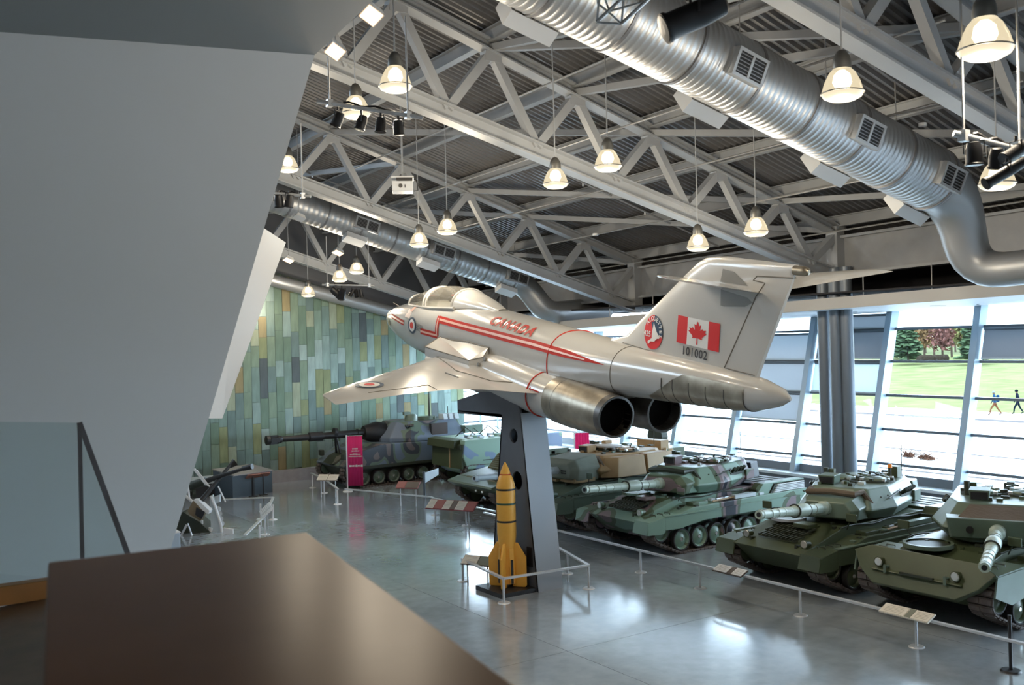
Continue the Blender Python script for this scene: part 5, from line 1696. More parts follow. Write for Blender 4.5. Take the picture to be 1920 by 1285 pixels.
# ---- self propelled howitzer by the copper wall
hw = thing('howitzer', 'self propelled howitzer in grey green camouflage with a very long barrel', 'howitzer', (19.3, 38.4, 0), math.pi, scale=.95)
running_gear(hw, [2.1 - .72 * k for k in range(7)], .30, 1.08, 1.46, (-2.75, .52, .28), (2.75, .62, .30), 'army_green_pale', .15)
MB().prism([(3.0, .95), (2.6, .45), (-2.9, .45), (-3.0, 1.0)], 'y', -1.05, 1.05).build('lower_hull', 'army_dark', hw)
MB().prism([(3.05, .95), (2.95, .85), (-3.0, .85), (-3.0, 1.72), (1.3, 1.78), (2.2, 1.55)], 'y', -1.50, 1.50).build('upper_hull', 'howitzer_camo', hw, bevel=.03)
for sg in (1, -1):
    MB().prism([(2.6, .80), (-2.9, .80), (-2.9, .92), (2.6, .92)], 'y', sg * 1.48, sg * 1.53).build('skirt', 'army_dark', hw)
    MB().box((2.9, sg * 1.2, 1.35), (.18, .28, .25)).build('headlamp', 'army_dark', hw, bevel=.03)
MB().hexa([V(2.4, -.7, 1.1), V(3.15, -.5, 1.0), V(3.15, .5, 1.0), V(2.4, .7, 1.1), V(2.3, -.6, 1.5), V(2.9, -.4, 1.3), V(2.9, .4, 1.3), V(2.3, .6, 1.5)]).build('travel_lock_base', 'army_dark', hw)
for sg in (1, -1):
    MB().rod([(2.6, sg * .25, 1.3), (2.75, 0, 2.35)], .05, 8).build('travel_lock', 'black', hw)
MB().tube((2.68, 0, 2.30), (2.82, 0, 2.32), .20, .20, 16).build('travel_lock_collar', 'black', hw)
TMh = Matrix.Translation(V(-.9, 0, 1.76))
tl_ = [(1.5, -1.0), (1.7, -.5), (1.7, .5), (1.5, 1.0), (.7, 1.45), (-2.0, 1.45), (-2.0, -1.45), (.7, -1.45)]
th_ = [(1.0, -.7), (1.1, -.4), (1.1, .4), (1.0, .7), (.45, 1.0), (-1.95, 1.05), (-1.95, -1.05), (.45, -1.0)]
tu = MB().loft([[V(a, c, 0) for a, c in tl_], [V(a * 1.0, c, .2) for a, c in tl_], [V(a, c, .86) for a, c in th_]]).xf(TMh).build('turret', 'howitzer_camo', hw, bevel=.04)
MB().span((-.35, 1.24, .18), (-1.2, 1.40, .74)).xf(TMh @ Matrix.Rotation(0, 4, 'X')).build('side_door_opening', 'black', tu)
MB().box((-.78, 1.395, .46), (.8, .06, .54)).xf(TMh).build('side_door', mat('door_brown', (0.05, 0.03, 0.025), .6), tu)
MB().rod([(1.35, 0, .35), (1.75, 0, .42), (2.3, 0, .44)], [.5, .48, .3], 18).xf(TMh).build('mantlet', 'black', hw, smooth=True)
Gh = TMh @ Matrix.Translation(V(2.1, 0, .44)) @ Matrix.Rotation(math.pi / 2, 4, 'Y')
Lh = 4.45
MB().lathe([(.16, 0), (.155, 1.6), (.14, 2.1), (.14, 2.12), (.20, 2.15), (.20, 2.75), (.14, 2.8), (.12, 3.75), (.12, Lh)], 20, Gh).build('gun_barrel', 'black', hw, smooth=True)
mzb = MB().lathe([(.12, Lh - .5), (.17, Lh - .42), (.17, Lh - .30), (.11, Lh - .28)], 20, Gh)
mzb.lathe([(.11, Lh + .02), (.2, Lh + .05), (.2, Lh + .20), (.12, Lh + .22)], 20, Gh)
for a in (0, math.pi):
    mzb.box(Gh @ V(.15 * math.cos(a), .15 * math.sin(a), Lh - .14), (.36, .1, .08))
mzb.box(Gh @ V(0, .16, Lh - .14), (.36, .06, .2)).box(Gh @ V(0, -.16, Lh - .14), (.36, .06, .2))
mzb.build('muzzle_brake', 'black', hw, smooth=True)
MB().lathe([(.165, .45), (.19, .46), (.19, .52), (.165, .53)], 18, Gh, cap=False).build('barrel_band', 'black', hw)
hb = MB().lathe([(.30, 0), (.27, .25), (.22, .32)], 16, TMh @ Matrix.Translation(V(.2, .55, .84))).build('panoramic_sight', 'army_green_pale', hw, smooth=True)
MB().box((.42, .55, 1.20), (.3, .2, .14)).xf(TMh).build('sight_head', 'army_green_pale', hb)
MB().disc((-.75, .3, .92), .42, 'z', .14, 24).xf(TMh).build('cupola', 'army_green_pale', hw)
for k in range(5):
    MB().tube((.75 + .09 * k - .4, 1.02 + .03 * k, .62), (.85 + .09 * k - .4, 1.18, .72), .05, .05, 8).xf(TMh).build('smoke_discharger', 'black', hw)
for k in range(3):
    MB().hexa([V(-1.2 - .3 * k, .6, .86), V(-1.4 - .3 * k, .6, .86), V(-1.4 - .3 * k, 1.1, .86), V(-1.2 - .3 * k, 1.1, .86), V(-1.2 - .3 * k, .6, 1.1), V(-1.4 - .3 * k, .6, 1.1), V(-1.4 - .3 * k, 1.0, 1.1), V(-1.2 - .3 * k, 1.0, 1.1)]).xf(TMh).build('roof_bin', 'ledge', hw)
MB().rod([(-1.0, .1, .86), (-1.0, .1, 1.1), (-1.0, .1, 2.6)], [.06, .05, .01], 6).xf(TMh).build('antenna', 'army_dark', hw)
MB().rod([(-1.8, .4, .86), (-1.8, .4, 1.4)], .02, 6).xf(TMh).build('antenna', 'army_dark', hw)
MB().span((-2.05, 1.0, .2), (-3.0, 1.5, .55)).xf(TMh).build('bustle_bin', 'army_green_pale', hw)

# ---- box shaped armoured carrier
car = thing('armoured_carrier', 'pale green box shaped armoured carrier with blue patches', 'carrier', (22.7, 35.25, 0), math.pi, scale=1.0)
running_gear(car, [1.75 - .68 * k for k in range(6)], .29, .92, 1.28, (-2.05, .46, .26), (2.15, .58, .27), 'army_green', .16)
MB().prism([(2.3, .62), (2.0, .45), (-2.4, .45), (-2.4, 1.88), (2.15, 1.88), (2.45, 1.1)], 'y', -.9, .9).build('hull', 'carrier_camo', car, bevel=.03)
for sg in (1, -1):
    MB().prism([(2.3, .72), (-2.4, .72), (-2.4, 1.88), (2.42, 1.88), (2.5, 1.2)], 'y', sg * .9, sg * 1.27).build('sponson', 'carrier_camo', car, bevel=.03)
    MB().box((2.52, sg * 1.02, 1.60), (.12, .3, .16)).build('headlamp', 'army_dark', car)
    MB().prism([(1.6, 1.02), (.5, 1.02), (.5, 1.05), (1.6, 1.05)], 'y', sg * 1.265, sg * 1.29).build('side_rail', 'army_dark', car)
MB().hexa([V(2.46, -1.2, .75), V(2.56, -1.2, .75), V(2.56, 1.2, .75), V(2.46, 1.2, .75), V(2.40, -1.2, 1.72), V(2.5, -1.2, 1.72), V(2.5, 1.2, 1.72), V(2.40, 1.2, 1.72)]).build('trim_vane', 'army_green', car)
MB().tube((2.6, .35, .75), (2.5, .2, 1.75), .03, .03, 8).build('front_strut', 'tool_wood', car)
MB().hexa([V(2.35, .9, 1.62), V(2.75, .9, 1.55), V(2.75, -1.25, 1.55), V(2.35, -1.25, 1.62), V(2.3, .9, 1.9), V(2.7, .9, 1.86), V(2.7, -1.25, 1.86), V(2.3, -1.25, 1.9)]).build('front_bin', 'army_green', car, bevel=.02)
text_obj('hull_marking', 'IA', .34, MATS['army_dark'], car, Matrix.Translation(V(.55, 1.275, 1.35)) @ Matrix.Rotation(math.pi, 4, 'Z') @ Matrix.Rotation(math.pi / 2, 4, 'X'), space=1.2)
for cx in (1.4, .3):
    MB().disc((cx, .2, 1.93), .34, 'z', .10, 20).build('roof_hatch', 'carrier_camo', car)
    MB().rod([(cx + .5, -.3, 1.9), (cx + .2, 0, 2.28), (cx - .15, .35, 1.9)], .025, 6).build('roof_frame', 'army_dark', car)
    MB().rod([(cx - .3, .6, 1.9), (cx - .1, .1, 2.25), (cx + .3, .5, 1.9)], .02, 6).build('roof_frame', 'army_dark', car)
for k in range(6):
    MB().box((1.9 - .5 * k, .85, 1.93), (.18, .18, .08)).build('periscope', 'ledge', car)

# ---- low tracked carrier in front of it
lv_ = thing('low_carrier', 'low green tracked vehicle with ribbed engine grille beside the pylon', 'carrier', (20.1, 29.45, 0), math.pi, scale=1.0)
running_gear(lv_, [1.5 - .7 * k for k in range(5)], .29, .95, 1.32, (-1.9, .46, .26), (1.9, .56, .27), 'army_green', .16)
MB().prism([(2.25, .72), (1.7, .42), (-2.3, .42), (-2.3, 1.2), (.8, 1.25), (1.9, 1.06)], 'y', -.93, .93).build('hull', 'army_green', lv_, bevel=.02)
for sg in (1, -1):
    MB().prism([(2.2, .78), (-2.3, .75), (-2.3, 1.2), (.8, 1.22), (1.9, 1.04)], 'y', sg * .93, sg * 1.45).build('sponson', 'army_green', lv_, bevel=.02)
MB().hexa([V(2.05, -1.45, .62), V(2.42, -1.45, .86), V(2.42, 1.45, .86), V(2.05, 1.45, .62), V(1.85, -1.45, 1.04), V(2.38, -1.45, .92), V(2.38, 1.45, .92), V(1.85, 1.45, 1.04)]).build('trim_vane', 'army_green_pale', lv_)
MB().prism([(.9, 1.2), (.4, 1.72), (-2.0, 1.78), (-2.2, 1.2)], 'y', -1.2, 1.1).build('superstructure', 'army_green_pale', lv_, bevel=.02)
for k in range(8):
    xk = .86 - .058 * k
    MB().beam((xk, -1.1, 1.24 + .062 * k), (xk, 1.0, 1.24 + .062 * k), .07, .03).build('grille_rib', mat('rib_olive', (0.16, 0.16, 0.09), .5), lv_)
MB().span((-.2, .2, 1.76), (-1.2, 1.0, 1.95)).build('roof_plate', 'army_green_pale', lv_, bevel=.02)
for k in range(5):
    MB().box((.2 - .35 * k, .9 - .4 * (k % 2), 1.82), (.16, .2, .12)).build('roof_fitting', 'army_dark', lv_)
for sg in (.5, .9):
    MB().ball((2.42, sg, .72), .05, 8, 6).build('headlamp', 'lamp_glass_clear', lv_, smooth=True)
MB().span((1.9, .4, 1.05), (1.2, 1.3, 1.14)).build('front_hatch', 'army_dark', lv_)

# ---- round stowed gear and more vehicles between the pylon and the windows (background)
rk = thing('tracked_carrier', 'dark green tracked vehicle with a round drum, half hidden behind the tan tank', 'carrier', (24.8, 29.6, 0), math.pi)
running_gear(rk, [1.5 - .7 * k for k in range(5)], .29, .95, 1.32, (-1.9, .46, .26), (1.9, .56, .27), 'army_green', .16, sides=(1,), links=True)
MB().prism([(1.4, .5), (-2.3, .45), (-2.3, 1.5), (1.2, 1.5)], 'y', -1.3, .93).build('hull', 'army_green', rk, bevel=.02)
MB().disc((-1.2, .6, 1.95), .42, 'x', .3, 24).build('cable_drum', 'army_dark', rk)
MB().rod([(-1.4, .9, 1.5), (-1.4, .9, 3.4)], .02, 6).build('antenna', 'alu', rk)
MB().rod([(-1.4, .3, 1.5), (-1.4, .3, 3.4)], .02, 6).build('antenna', 'alu', rk)
for k in range(6):
    MB().box((.8 - .4 * k, .5 * (k % 3) - .3, 1.6), (.28, .3, .2)).build('deck_box', ('army_green_pale', 'ledge', 'army_dark')[k % 3], rk)
# ================================================================== BARRIERS, PANELS, BANNERS
RH = 0.54
def barrier(label, pts, posts, post_mat='rail_grey', rail_w=.05):
    o0_ = Vector(pts[0]); o0_.z = 0
    r = thing('barrier_rail', label, 'railing', o0_)
    for a, c in zip(pts, pts[1:]):
        a, c = Vector(a) - o0_, Vector(c) - o0_
        a.z = c.z = RH
        MB().beam(a, c, .085, .04).build('rail', 'rail_grey', r)
    for p in posts:
        q = Vector(p) - o0_
        MB().tube((q.x, q.y, .015), (q.x, q.y, RH - .02), .028, .028, 10).build('post', post_mat, r, smooth=True)
        MB().tube((q.x, q.y, 0), (q.x, q.y, .02), .15, .13, 20).build('foot_plate', post_mat, r, smooth=True)
    return r
RX = 16.15
barrier('long low grey barrier rail in front of the row of battle tanks', [(RX, 8.2, 0), (RX, 26.0, 0)], [(RX, y, 0) for y in (11.13, 13.8, 16.7, 18.76, 23.06)])
pp = at_z(1908, 1253)
bp_ = thing('black_post', 'slim black barrier post on a round foot at the lower right edge', 'post', (RX + .05, 9.38, 0))
MB().tube((0, 0, .02), (0, 0, .95), .03, .03, 10).build('post', 'black', bp_, smooth=True)
MB().tube((0, 0, 0), (0, 0, .03), .17, .15, 20).build('foot_plate', 'black', bp_, smooth=True)
q1, q2, q3, q4 = at_z(945, 1131), at_z(1104, 1104), at_z(868, 1090), at_z(1080, 1050)
barrier('low grey barrier rail around the yellow bomb', [q3, q1, q2], [q1, q2, q3])
barrier('low barrier rail behind the grey pylon', [q2, at_z(1033, 1058)], [at_z(1064, 1076)])
q5, q6 = at_z(815, 965), at_z(942, 985)
barrier('low barrier rail beyond the bomb with a sloping red label board', [at_z(648, 945), at_z(808, 962), at_z(815, 965), at_z(962, 1000)], [at_z(816, 966), at_z(874, 986)])
barrier('low white barrier rail around the anti aircraft gun', [at_z(420, 966), at_z(513, 962), at_z(497, 1000), at_z(460, 1040)], [at_z(489, 974), at_z(512, 975), at_z(497, 1003), at_z(487, 1018)], 'white_paint')
barrier('low barrier rail in front of the long barrelled howitzer', [at_z(584, 912), at_z(608, 924), at_z(634, 945)], [at_z(586, 915), at_z(608, 925), at_z(633, 946)], 'white_paint')


def sign(label, c, wd, dp, ang, tilt, parts, frame='alu', on_rail=False):
    """sloping label board: wd along, dp across, facing ang"""
    c = Vector(c)
    s_ = thing('label_board', label, 'sign', (c.x, c.y, 0))
    R = Matrix.Translation(V(0, 0, c.z)) @ Matrix.Rotation(ang, 4, 'Z') @ Matrix.Rotation(tilt, 4, 'X')
    MB().box((0, 0, 0), (wd, dp, .03)).xf(R).build('board', frame, s_)
    x = -wd / 2
    for w_, m_ in parts:
        MB().box((x + w_ * wd / 2, 0, .019), (w_ * wd * .94, dp * .9, .008)).xf(R).build('printed_panel', m_, s_)
        for k in range(5):
            if m_ in ('paper', 'white_paint'):
                MB().box((x + w_ * wd / 2, dp * (.28 - .14 * k), .0245), (w_ * wd * .7, dp * .02, .003)).xf(R).build('text_line', mat('text_grey', (0.42, 0.39, 0.34), .7), s_)
        x += w_ * wd
    for f in (-.35, .35):
        q = R @ V(f * wd, 0, 0)
        if on_rail:
            MB().tube((q.x + .08, q.y, RH - .02), (q.x, q.y, q.z), .012, .012, 6).build('bracket', 'rail_grey', s_)
        else:
            MB().tube((q.x, q.y, 0), (q.x, q.y, q.z), .02, .02, 8).build('leg', 'rail_grey', s_)
    return s_
sign('cream label board on the rail before the nearest tank', (RX - .10, 11.25, RH + .07), 1.02, .27, -math.pi / 2, math.radians(24), [(.52, 'paper'), (.12, 'canvas_green'), (.36, 'paper')], 'paper', True)
sign('grey label board on the rail between the camouflaged and the dark green tank', (RX - .10, 15.65, RH + .07), .86, .26, -math.pi / 2, math.radians(24), [(.5, 'white_paint'), (.14, 'print_dark'), (.36, 'white_paint')], 'print_dark', True)
sign('small label board on the left of the yellow bomb', at_z(895, 1052, RH + .03), .8, .3, math.radians(-62), math.radians(35), [(.55, 'paper'), (.45, 'canvas_green')], 'print_dark')
sign('dark red label board with pale panels left of the pylon', at_z(847, 948, .70), 1.75, .42, math.radians(-62), math.radians(35), [(.16, 'paper'), (.18, 'red_panel'), (.16, 'paper'), (.1, 'print_dark'), (.2, 'paper'), (.2, 'red_panel')], 'red_panel')
sign('dark red label board in front of the howitzer tracks', at_z(765, 910, .75), .85, .35, math.radians(-50), math.radians(35), [(.4, 'red_panel'), (.6, 'print_dark')], 'red_panel')
sign('white label board on the anti aircraft gun barrier', at_z(499, 957, .70), 1.3, .42, math.radians(-105), math.radians(40), [(.6, 'white_paint'), (.15, 'alu'), (.25, 'white_paint')], 'white_paint')
sign('cream label board left of the pink banner', at_z(615, 896, .75), .85, .35, math.radians(-48), math.radians(35), [(.5, 'paper'), (.5, 'paper')], 'print_dark')
gbd = thing('glass_panel_stand', 'pale blue glass panel stand beside the howitzer', 'panel', at_z(796, 935))
MB().hexa([V(0, 0, .55), V(.9, .5, .75), V(.92, .52, .75), V(.02, .02, .55), V(0, 0, .95), V(.9, .5, 1.0), V(.92, .52, 1.0), V(.02, .02, .95)]).build('glass', 'ledge', gbd)
MB().tube((0, 0, 0), (0, 0, 1.0), .05, .05, 8).build('post', 'frame_dark', gbd)

translucent_mat('pink_cloth', (0.78, 0.07, 0.27), .42)


def banner(label, p, wd, h, z0, lines):
    b_ = thing('banner_stand', label, 'banner', p)
    ax = V(math.cos(_yaw), -math.sin(_yaw), 0)
    pl = MB().tube((0, 0, 0), (0, 0, z0 + h + .03), .028, .028, 10).build('pole', 'white_paint', b_, smooth=True)
    MB().tube((0, 0, 0), (0, 0, .025), .2, .19, 20).build('foot_plate', 'white_paint', b_, smooth=True)
    n = 24
    ring = []
    vs, fs = [], []
    for k in range(n + 1):
        u = k / n
        off = .018 * math.cos(u * 2 * math.pi * 5)
        nv_ = V(-math.sin(_yaw), -math.cos(_yaw), 0)
        q = ax * (.03 + u * wd) + nv_ * off
        vs += [(q.x, q.y, z0), (q.x, q.y, z0 + h)]
    fs = [(2 * k, 2 * k + 2, 2 * k + 3, 2 * k + 1) for k in range(n)]
    cl_ = MB().add(vs, fs).build('cloth', 'pink_cloth', b_, smooth=True)
    md = cl_.modifiers.new('thickness', 'SOLIDIFY'); md.thickness = .006
    M = Matrix((ax, V(0, 0, 1), V(-math.sin(_yaw), -math.cos(_yaw), 0))).transposed().to_4x4()
    nv_ = V(-math.sin(_yaw), -math.cos(_yaw), 0)
    R3 = Matrix((ax, V(0, 0, 1), nv_)).transposed()
    rr_ = random.Random(5)
    for fz, wf_, sz in lines:
        mk = MB()
        x_ = .03 + wd / 2 - wf_ * wd / 2
        while x_ < .03 + wd / 2 + wf_ * wd / 2:
            lw_2 = sz * rr_.choice((.45, .6, .75))
            mk.box(ax * (x_ + lw_2 / 2) + V(0, 0, z0 + h * fz) + nv_ * .03, (lw_2, sz * rr_.choice((.7, .85, 1.0)), .004), R3)
            x_ += lw_2 + sz * .16
        mk.build('lettering', 'white_paint', cl_)
    MB().rod([(0, 0, z0 + h), tuple(ax * (wd + .04) + V(0, 0, z0 + h))], .015, 6).build('arm', 'white_paint', b_)
banner('tall pink banner on a white pole in front of the howitzer', at_z(652, 922), .60, 1.98, .22, [(.74, .36, .055), (.697, .42, .055), (.655, .3, .02), (.627, .68, .045), (.588, .84, .045), (.40, .78, .085)])
p = at_d(1078, 870, 41.0)
banner('small pink banner beyond the tan tank, by the windows', (p.x, p.y, 0), .58, 1.25, at_d(1078, 869, 41.0).z, [(.30, .4, .05), (.22, .45, .05), (.14, .7, .05)])

# ---- display plinth by the copper wall
pl_ = thing('display_plinth', 'dark blue grey display plinth with a pale sloping top', 'plinth', at_z(475, 930))
c0 = Vector(pl_.location)
A, B = at_z(437, 935) - c0, at_z(511, 923) - c0
dv = V(-(B - A).y, (B - A).x, 0).normalized() * 1.3
MB().hexa([A, B, B + dv, A + dv] + [q + V(0, 0, .85 if i < 2 else 1.0) for i, q in enumerate((A, B, B + dv, A + dv))]).build('body', mat('plinth_blue', (0.06, 0.085, 0.11), .5), pl_)
q_ = [A - dv * .06, B - dv * .06, B + dv * 1.05, A + dv * 1.05]
MB().hexa([q + V(0, 0, .86 if i < 2 else 1.01) for i, q in enumerate(q_)] + [q + V(0, 0, .90 if i < 2 else 1.05) for i, q in enumerate(q_)]).build('top', mat('plinth_top', (0.34, 0.32, 0.31), .4), pl_)
for f in (.38, .64):
    s_ = thing('reading_stand', 'small reddish reading stand before the plinth, %s one' % ('left' if f < .5 else 'right'), 'stand', c0 + A.lerp(B, f) - dv * .25)
    MB().box((0, 0, .80), (.5, .3, .04), Matrix.Rotation(math.radians(-30), 3, 'X')).build('board', mat('terracotta', (0.30, 0.12, 0.09), .5), s_)
    MB().tube((0, 0, 0), (0, 0, .80), .03, .03, 8).build('leg', 'black', s_)
    MB().box((0, 0, .01), (.3, .2, .02)).build('foot', 'black', s_)
MB().hexa([A.lerp(B, .47) - dv * .02, A.lerp(B, .53) - dv * .02, A.lerp(B, .53), A.lerp(B, .47)] + [q + V(0, 0, .8) for q in (A.lerp(B, .47) - dv * .02, A.lerp(B, .53) - dv * .02, A.lerp(B, .53), A.lerp(B, .47))]).build('recess', 'black', pl_)
# low bench beside it
bn = thing('low_case', 'low grey display case behind the anti aircraft gun', 'display case', at_z(385, 930))
MB().span((-.9, -.3, 0), (.8, .5, .5)).build('body', 'black', bn)
MB().span((-.9, -.3, .5), (.8, .5, .72)).build('glass_top', 'ledge', bn)

# ---- anti aircraft gun at the left, seen past the leaning wall
ag = thing('anti_aircraft_gun', 'light grey anti aircraft gun with two crossing black barrels', 'gun', at_z(385, 1030))
g0_ = Vector(ag.location)
AD = 31.5
def ap(px, py, d=AD): return at_d(px, py, d) - g0_
def arod(name, pts, r, m_, d=AD, n=8): MB().rod([ap(*p[:2], p[2] if len(p) > 2 else d) for p in pts], r, n).build(name, m_, ag, smooth=True)
arod('gun_barrel', [(372, 946, 31.2), (405, 905, 31.6), (432, 872, 32.0)], [.09, .06, .055], 'black', n=12)
arod('flash_hider', [(430, 875, 32.0), (441, 867, 32.1)], [.07, .13], 'black', n=12)
arod('gun_barrel', [(372, 908, 32.4), (410, 894, 31.6), (458, 879, 31.0)], [.10, .075, .05], 'black', n=12)
arod('flash_hider', [(455, 879, 31.0), (473, 875, 30.9)], [.075, .09], 'black', n=12)
arod('receiver', [(355, 912, 32.2), (385, 903, 32.0)], [.14, .14], 'army_dark', n=10)
for k in range(4):
    arod('sight_bar', [(361 + 4 * k - 4, 875 + 3 * k - 2), (385 + 3 * k, 908 + 2 * k)], .022, 'white_paint')
arod('frame_tube', [(352, 910), (355, 935), (372, 950)], .035, 'white_paint')
arod('frame_tube', [(345, 928), (362, 942), (375, 950)], .05, 'white_paint')
arod('frame_tube', [(409, 912), (423, 942)], .025, 'white_paint')
arod('frame_tube', [(395, 930), (404, 952), (414, 985), (416, 1005)], .05, 'white_paint')
def aplate(name, pts, m_, th_=.05, d=AD):
    f = [ap(*p[:2], p[2] if len(p) > 2 else d) for p in pts]
    n = len(f)
    k_ = CF * th_
    MB().add(f + [q + k_ for q in f], [tuple(range(n)), tuple(range(2 * n - 1, n - 1, -1))] + [(i, (i + 1) % n, n + (i + 1) % n, n + i) for i in range(n)]).build(name, m_, ag)
aplate('shield', [(393, 932), (399, 928), (408, 960), (416, 990), (415, 1004), (396, 996)], 'ledge', .08)
aplate('box_lid', [(362, 938), (370, 937), (393, 958), (391, 964), (384, 962)], 'white_paint', .3, 31.0)
aplate('box_side', [(362, 939), (384, 961), (376, 977), (356, 966), (352, 958)], mat('box_tan', (0.20, 0.15, 0.09), .6), .25, 31.0)
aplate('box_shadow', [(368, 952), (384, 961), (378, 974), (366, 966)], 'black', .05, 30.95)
aplate('seat_back', [(418, 991), (436, 993), (437, 1012), (420, 1010)], 'white_paint', .12, 31.0)
aplate('seat', [(398, 1004), (420, 1006), (437, 1012), (430, 1018), (404, 1014)], 'alu', .4, 31.0)
aplate('carriage', [(342, 960), (372, 978), (396, 1000), (398, 1030), (335, 1035), (330, 990)], 'army_dark', .8, 31.4)
aplate('blue_panel', [(402, 932), (412, 928), (412, 942), (404, 944)], 'ledge', .1, 31.6)
arod('leg', [(378, 976), (379, 1022), (380, 1036)], .05, 'white_paint')
arod('leg', [(395, 990), (390, 1018), (390, 1034)], .07, 'white_paint')
arod('leg', [(352, 982), (366, 1022)], .025, 'alu', 31.0)
arod('leg', [(350, 985), (336, 1012)], .035, 'alu', 31.0)
for k in range(4):
    MB().disc(ap(409 + 2 * k, 955 + 9 * k, 31.8), .09, 'y', .08, 14).build('hand_wheel', 'alu', ag)
for k in range(3):
    MB().disc(ap(348 + 7 * k, 918 + 4 * k, 32.3), .16, 'x', .1, 14).build('elevation_gear', 'army_dark', ag)
bx_ = thing('pale_case', 'small pale blue case at the foot of the leaning wall', 'case', at_z(322, 1046))
MB().box((0, 0, .35), (.4, .4, .7)).build('body', mat('case_blue', (.45, .55, .66), .4), bx_, bevel=.03)
MB().box((0, 0, .71), (.42, .42, .03)).build('lid', 'white_paint', bx_)

# ================================================================== ROLLER BLINDS
translucent_mat('blind_grey', (0.60, 0.64, 0.68), .30)
translucent_mat('blind_dark', (0.36, 0.39, 0.43), .25)
translucent_mat('blind_pale', (0.62, 0.68, 0.72), .55)
def blind(label, k, za, zb, m_):
    y0, y1 = MY[k] + .16, MY[k + 1] - .16
    r = thing('roller_blind', label, 'blind', (wx(za) - .14, y0, za), group='roller blinds on the windows')
    o0_ = Vector(r.location)
    f = lambda y, z, dx=0: V(wx(z) - .14 + dx, y, z) - o0_
    MB().hexa([f(y0, za), f(y0, za, .012), f(y1, za, .012), f(y1, za), f(y0, zb), f(y0, zb, .012), f(y1, zb, .012), f(y1, zb)]).build('fabric', m_, r)
    MB().beam(f(y0, za), f(y1, za), .04, .05).build('hem_bar', 'ledge', r)
    MB().rod([f(y0, zb), f(y1, zb)], .045, 10).build('roller', 'frame_dark', r)
zz_ = TZ + [6.45]
# bay indices: MY[7]=14.42 MY[8]=17.55 MY[9]=20.68 MY[10]=23.81
blind('grey roller blind at the right edge of the picture above the walkers', 7, TZ[3] + .1, TZ[4] - .08, 'blind_dark')
blind('narrow top grey blind right of the columns', 9, TZ[4] + .06, 6.35, 'blind_grey')
blind('dark grey middle blind right of the columns', 9, TZ[3] + .1, TZ[4] - .06, 'blind_dark')
blind('pale blind right of the columns, below the dark ones', 9, TZ[2] + .06, TZ[3] - .06, 'blind_pale')
blind('upper grey blind left of the columns behind the tail fin', 10, TZ[3] + .06, TZ[4] - .10, 'blind_grey')
blind('middle grey blind left of the columns behind the tail cone', 10, TZ[2] + .06, TZ[3] - .06, 'blind_grey')
blind('lower grey blind left of the columns behind the tail cone', 10, TZ[1] + .10, TZ[2] - .06, 'blind_grey')

# ================================================================== OUTSIDE
gr = struct('ground_outside', 'pale paved plaza outside')
MB().span((28.6, -60, -.3), (66.2, 160, -.04)).build('paving', mat('paving', (0.42, 0.42, 0.41), .9, var=.08, vscale=.15, spec=0.0), gr)
for xk in (36.5, 43.0, 51.0, 59.5):
    MB().span((xk, -60, -.04), (xk + (1.3 if xk > 55 else .3), 160, -.03)).build('paving_joint', mat('joint_grey', (0.060, 0.055, 0.055), .9, spec=0.0), gr)
m = mat('lawn', (0.085, 0.094, 0.042), .95, var=.22, vscale=.5, spec=0.0)
lw_ = MB()
vs = []
nx_, ny_ = 10, 12
for i in range(nx_ + 1):
    for j in range(ny_ + 1):
        xk = 66 + 70 * i / nx_
        vs.append((xk, -60 + 260 * j / ny_, -.02 + .055 * max(0, xk - 67) ** 1.0 * .55 + min(1, max(0, xk - 70) / 20) * .15 * noise.noise(V(xk * .07, j * .9, 0))))
lw_.add(vs, [(i * (ny_ + 1) + j, (i + 1) * (ny_ + 1) + j, (i + 1) * (ny_ + 1) + j + 1, i * (ny_ + 1) + j + 1) for i in range(nx_) for j in range(ny_)])
lawn = lw_.build('lawn', 'lawn', None, smooth=True)
tag(lawn, 'mown green lawn rising beyond the paved plaza', 'grass', kind='stuff')
MB().span((136, -60, 1.0), (400, 260, 1.9)).build('far_field', mat('far_field', (.06, .065, .035), .9, spec=0.0), gr)
ZL = 2.0
def tree_conifer(label, px, py, d, h, wd):
    p = at_d(px, py, d); p.z = ZL - .1
    t_ = thing('conifer_tree', label, 'tree', p, group='trees beyond the lawn')
    MB().tube((0, 0, 0), (0, 0, h * .95), .18, .03, 8).build('trunk', mat('bark', (.04, .03, .022), .9, spec=0.0), t_)
    b_ = MB()
    rr_ = random.Random(px)
    for k in range(260):
        f = rr_.random() ** .8
        z = h * (.06 + .92 * f)
        r = wd * (1 - f) * (.55 + .6 * rr_.random()) + .1
        a = rr_.random() * 6.283
        c, s_ = math.cos(a), math.sin(a)
        w_ = .25 + .35 * (1 - f)
        b_.add([(0, 0, z + .2), (r * c - w_ * s_, r * s_ + w_ * c, z - .25 * r), (r * 1.15 * c, r * 1.15 * s_, z - .15 * r), (r * c + w_ * s_, r * s_ - w_ * c, z - .25 * r), (r * .6 * c, r * .6 * s_, z - .55)], [(0, 1, 2, 3), (0, 1, 4), (0, 3, 4)])
    f_ = b_.build('foliage', mat('needles', (.035, .055, .028), .9, var=.3, vscale=.8, spec=0.0), t_)
    f_['kind'] = 'stuff'
